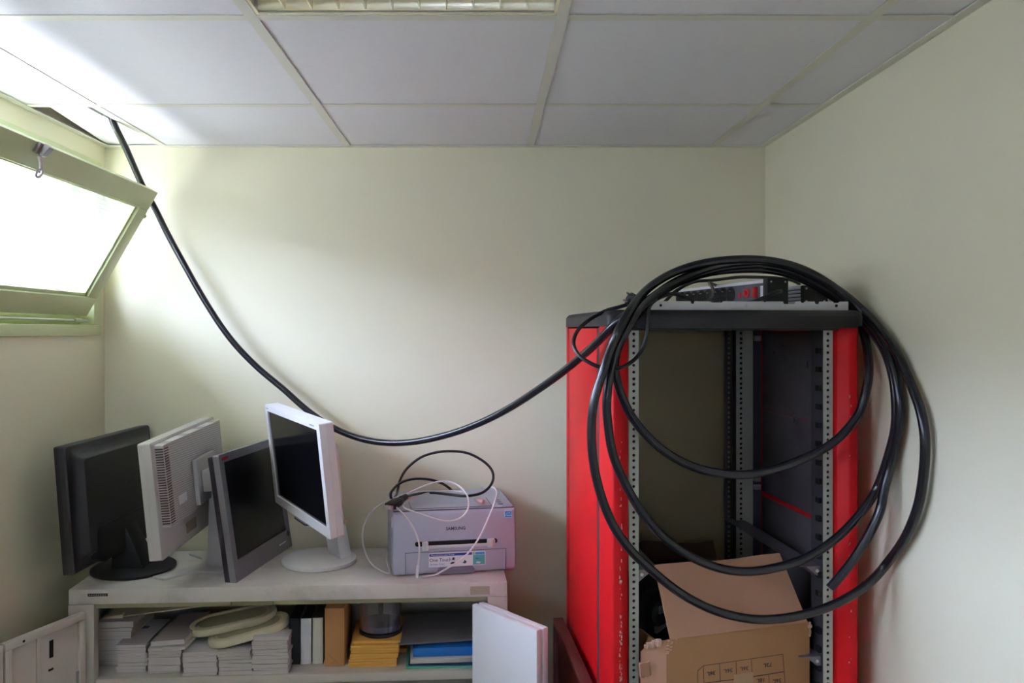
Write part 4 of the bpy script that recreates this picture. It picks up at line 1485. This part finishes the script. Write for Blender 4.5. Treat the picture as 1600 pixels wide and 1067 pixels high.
hang = [(170, 150, 2.30), (175, 186, 2.285), (197, 232, 2.40), (222, 289, 2.515), (242, 325, 2.55), (262, 366, 2.56), (290, 417, 2.56), (320, 470, 2.56), (358, 527, 2.555), (400, 572, 2.55), (443, 608, 2.54), (480, 641, 2.53), (520, 668, 2.51), (562, 685, 2.48), (605, 692, 2.44), (650, 690, 2.39),
        (700, 679, 2.33), (745, 663, 2.27), (790, 641, 2.20), (830, 616, 2.12), (870, 588, 2.03), (905, 560, 1.94), (935, 533, 1.85)]
s_h = [(962, 505), (985, 487), (1012, 469), (1055, 443), (1110, 425), (1180, 420), (1240, 430), (1296, 460), (1332, 489), (1346, 510),
       (1354, 540), (1358, 577), (1353, 612), (1342, 646), (1319, 676), (1291, 699), (1254, 717), (1207, 734), (1160, 742), (1106, 736), (1069, 723), (1031, 700), (994, 661), (973, 623), (963, 589), (961, 565)]
s_b = [(968, 535), (984, 507), (1008, 478), (1050, 446), (1110, 422), (1180, 414), (1240, 425), (1292, 453), (1330, 480), (1349, 502), (1369, 527), (1386, 556), (1397, 597), (1400, 635), (1399, 668), (1391, 703), (1374, 755), (1356, 787), (1326, 823), (1295, 850), (1257, 873), (1216, 886), (1170, 893), (1125, 888), (1080, 870), (1039, 841), (1006, 805), (979, 760), (958, 711), (950, 664), (948, 627), (953, 585)]
s_a = [(960, 557), (976, 521), (992, 495), (1009, 474), (1055, 440), (1115, 416), (1175, 409), (1225, 414), (1272, 432), (1311, 454), (1337, 475), (1360, 497), (1382, 523), (1402, 553), (1426, 607), (1439, 644), (1445, 682), (1445, 719), (1441, 757), (1433, 796), (1414, 841), (1387, 879), (1358, 911), (1317, 938), (1272, 956), (1223, 966), (1172, 967), (1114, 953), (1062, 926), (1017, 890), (985, 859), (958, 821), (938, 771), (927, 721), (924, 674), (928, 627), (945, 572)]
s_d = [(959, 533), (970, 510), (985, 484), (1011, 452), (1050, 427), (1100, 411), (1160, 405), (1214, 409), (1262, 424), (1305, 450), (1338, 479), (1358, 503), (1376, 527), (1392, 557), (1402, 597), (1406, 635), (1404, 672), (1394, 720), (1382, 762), (1374, 801), (1353, 843), (1326, 884), (1297, 919)]
path = [at(*p) for p in hang]
for seq, off in ((s_h, 0.0), (s_b, -.021), (s_a, -.042), (s_d, -.060)):
    for i, p in enumerate(seq):
        Y = coilY(p[0], p[1], off)
        if seq is s_h and i < 2:
            Y = (1.798, 1.800)[i]
        path.append(at(p[0], p[1], Y))
o = MB().tube(relax(catmull(path, 7), 3), .0100, 14).build('coiled_cable', 'cable_black', None, smooth=True)
tag(o, 'thick black cable sagging from the ceiling corner to a big coil on the rack', 'cable')

# ------------------------------------------------------------------ cardboard box in the rack
FL, FR = Vector((.4153, 1.80, 0)), Vector((.7836, 1.911, 0))
e = (FR - FL).normalized()
nb = Vector((-e.y, e.x, 0))
Wb = (FR - FL).length
BZ0, BZ1 = .6125, 1.006
Db = .350
root = empty('cardboard_box', (FL.x, FL.y, BZ0), math.atan2(e.y, e.x), 'open brown cardboard box with printed compartment chart in the rack', 'box')
Hb = BZ1 - BZ0
t = .004
MB().box(0, Wb, 0, t, 0, Hb).build('front_side', 'cardboard', root, bevel=.0008)
MB().box(0, Wb, Db - t, Db, 0, Hb).build('back_side', 'cardboard', root, bevel=.0008)
MB().box(0, t, t, Db - t, 0, Hb - .02).build('left_side', 'cardboard', root, bevel=.0008)
MB().box(Wb - t, Wb, t, Db - t, 0, Hb).build('right_side', 'cardboard', root, bevel=.0008)
MB().box(t, Wb - t, t, Db - t, 0, t).build('bottom', 'cardboard', root)


def sheet(P, th, nx):
    """thin bent sheet from a grid of points P[row][col], given thickness"""
    r, c = len(P), len(P[0])
    P = [[Vector(q) for q in row] for row in P]
    vs, fs = [], []
    N = []
    for i in range(r):
        for j in range(c):
            du = P[i][min(j + 1, c - 1)] - P[i][max(j - 1, 0)]
            dv = P[min(i + 1, r - 1)][j] - P[max(i - 1, 0)][j]
            N.append(du.cross(dv).normalized())
    flat_ = [q for row in P for q in row]
    vs = flat_ + [q + n * th for q, n in zip(flat_, N)]
    o = r * c
    for i in range(r - 1):
        for j in range(c - 1):
            a, b, d, f = i * c + j, i * c + j + 1, (i + 1) * c + j + 1, (i + 1) * c + j
            fs.append((a, f, d, b))
            fs.append((o + a, o + b, o + d, o + f))
    rim = [j for j in range(c)] + [i * c + c - 1 for i in range(1, r)] + [(r - 1) * c + j for j in range(c - 2, -1, -1)] + [i * c for i in range(r - 2, 0, -1)]
    for k in range(len(rim)):
        a, b = rim[k], rim[(k + 1) % len(rim)]
        fs.append((a, b, o + b, o + a))
    return MB().add(vs, fs)


# raised front flap leaning back, slightly creased
rows = []
for i in range(7):
    v = i / 6
    row = []
    for j in range(9):
        u_ = j / 8
        x = .006 + u_ * (Wb - .016 - .022 * v) + .002
        bump = .0025 * math.sin(u_ * math.pi * 2.2 + v) * v + .006 * v * (u_ - .5) ** 2
        row.append((x, .001 + .0708 * v + bump, Hb + .147 * v + (.0012 * math.sin(9 * u_) if i == 6 else 0)))
    rows.append(row)
sheet(rows, .0038, None).build('front_flap', 'cardboard_inner', root, smooth=True)
# rear flap standing up
rows = [[(Wb * j / 6, Db + .012 * v + .01 * math.sin(j), Hb + .100 * v + (.012 * math.sin(j * .9) - .02 * (j < 2)) * v) for j in range(7)] for v in (0, .5, 1)]
rear_rows = rows
# left flap folded outwards and torn
rows = []
for i in range(6):
    v = i / 5
    rows.append([(.001 - .018 * math.sin(v * math.pi * .55) - .022 * v, .002 + .05 * v, Hb - .002 - .012 * v - .028 * v * v - j * .075) for j in range(5)])
sheet(rows, .0042, None).build('left_flap', 'cardboard_inner', root, smooth=True)
tn = MB()
rnd = random.Random(5)
for k in range(9):
    q = k / 8
    x = -.012 - .026 * q + .036 * (k == 0)
    y = .004 + .022 * q
    z = Hb - .006 - .014 * q * q
    tn.box(x - .004, x + .004, y - .004, y + .004, z - .007 * rnd.random() - .003, z + .003 + .005 * rnd.random(), None)
for k in range(9):
    x = .006 + rnd.uniform(-.005, .007)
    z = Hb - .002 - k * .0035
    tn.box(x - .0035, x + .0035, -.0022, .002, z - .0012, z + .0012)
for k in range(5):
    z = Hb - .002 - k * .007
    tn.box(Wb - .004 + rnd.uniform(-.003, .003), Wb + .005 + rnd.uniform(-.003, .002), -.001, .003, z - .005, z + .003)
tag(tn.build('torn_edge', 'cardboard_torn', root, bevel=.001), 'frayed torn corrugated edge', kind='stuff')
ts = MB()
for k in range(7):
    x = -.066 + k * .0042
    ts.prism([(x, Hb - .048 - .001 * (k % 2)), (x + .0032, Hb - .047), (x + .0062, Hb - .078), (x + .0030, Hb - .079 - .002 * (k % 3))], 'y', .004 + .0008 * k, .010 + .0008 * k)
ts.build('torn_strip', 'cardboard_inner', root)['kind'] = 'stuff'
# printed chart on the front: lines and upside-down volumes
BM = Matrix.Translation(root.location) @ Matrix.Rotation(root.rotation_euler.z, 4, 'Z')
BI = BM.inverted()


def on_front(cx, cy):
    px, py = 980 + cx / 5.0, 960 + cy / 5.0
    d = at(px, py, 1.0) - Vector((0, 0, EYE))
    o_ = BI @ Vector((0, 0, EYE))
    d_ = BI.to_3x3() @ d
    k = (0 - o_.y) / d_.y
    p = o_ + d_ * k
    return p.x, p.z


ln = MB()
for (a, b, w_) in (((595, 400), (1215, 310), 4), ((595, 400), (550, 440), 4), ((550, 440), (553, 560), 4), ((595, 400), (602, 620), 4), ((722, 385), (727, 520), 4), ((850, 368), (853, 505), 4), ((970, 352), (977, 485), 4), ((1215, 310), (1240, 620), 4),
                   ((600, 535), (830, 508), 6), ((985, 485), (1222, 447), 7), ((1105, 468), (1112, 600), 4), ((830, 508), (985, 485), 4), ((602, 620), (1240, 545), 5)):
    (x0, z0), (x1, z1) = on_front(*a), on_front(*b)
    d = Vector((x1 - x0, z1 - z0))
    nn = Vector((-d.y, d.x)).normalized() * (w_ / 5.0 / 690 / 2)
    ln.prism([(x0 + nn.x, z0 + nn.y), (x1 + nn.x, z1 + nn.y), (x1 - nn.x, z1 - nn.y), (x0 - nn.x, z0 - nn.y)], 'y', -.0004, .0002)
ln.build('printed_chart', 'print_ink', root)
sl = math.atan2(on_front(1215, 310)[1] - on_front(595, 400)[1], on_front(1215, 310)[0] - on_front(595, 400)[0])
for (s_, cx, cy) in (('36L', 655, 458), ('36L', 790, 437), ('36L', 915, 420), ('72L', 1098, 393), ('18L', 1045, 512), ('36L', 1172, 517)):
    x, z = on_front(cx, cy)
    ca, sa = math.cos(sl + math.pi), math.sin(sl + math.pi)
    text(s_, .0125, 'print_ink', 'printed_volume', root, frame_mat((x, -.0003, z), (ca * 1.25, 0, sa * 1.25), (-sa, 0, ca), (0, -1, 0)), offset=.0002, depth=.0001)
(x0, z0), (x1, z1) = on_front(832, 470), on_front(983, 600)
MB().box(x0, x1, -.0007, -.0003, z1, z0).build('tape_patch', 'clear_tape', root)

# added stand-in for the box's rear flap, its shade painted dark brown
rc = empty('rear_flap_standin', BM @ Vector((.03, Db + .012, 0)), math.atan2(e.y, e.x), 'added stand-in for the open box rear flap, shade painted dark brown', 'box')
MB().box(0, .335, 0, .10, 0, Hb + .055).build('body', 'flap_shade_brown', rc, bevel=.002)
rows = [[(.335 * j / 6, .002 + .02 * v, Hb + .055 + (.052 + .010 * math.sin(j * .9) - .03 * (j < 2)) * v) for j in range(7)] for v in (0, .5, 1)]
sheet(rows, .0038, None).build('standin_raised_flap', 'flap_shade_brown', rc, smooth=True)

# dark appliance wedged inside the box, left of the flap
root = empty('black_device', BM @ Vector((.010, .115, .012)), math.atan2(e.y, e.x) + .25, 'black plastic device sitting in the open cardboard box', 'device')
loft_y([(rrect(.17, .40, .03, cx=.085, cz=.25), 0), (rrect(.18, .42, .035, cx=.085, cz=.25), .012), (rrect(.18, .42, .035, cx=.085, cz=.25), .12)]).build('case', 'black_plastic', root, smooth=True)
MB().box(.06, .12, .02, .10, 0, .06).build('foot', 'black_soft', root)
MB().lathe([(0, 0), (.028, 0), (.03, .004), (.024, .010), (0, .010)], 24, m=frame_mat((.045, -.001, .395), (1, 0, 0), (0, 0, 1), (0, -1, 0))).build('knob', 'black_soft', root, smooth=True)
MB().box(.030, .052, -.014, -.004, .398, .416).build('socket_plate', 'dull_steel', root, bevel=.002)
MB().prism([(.026, .350), (.058, .362), (.058, .372), (.026, .366)], 'y', -.010, .002).build('metal_lip', 'steel', root, bevel=.001)
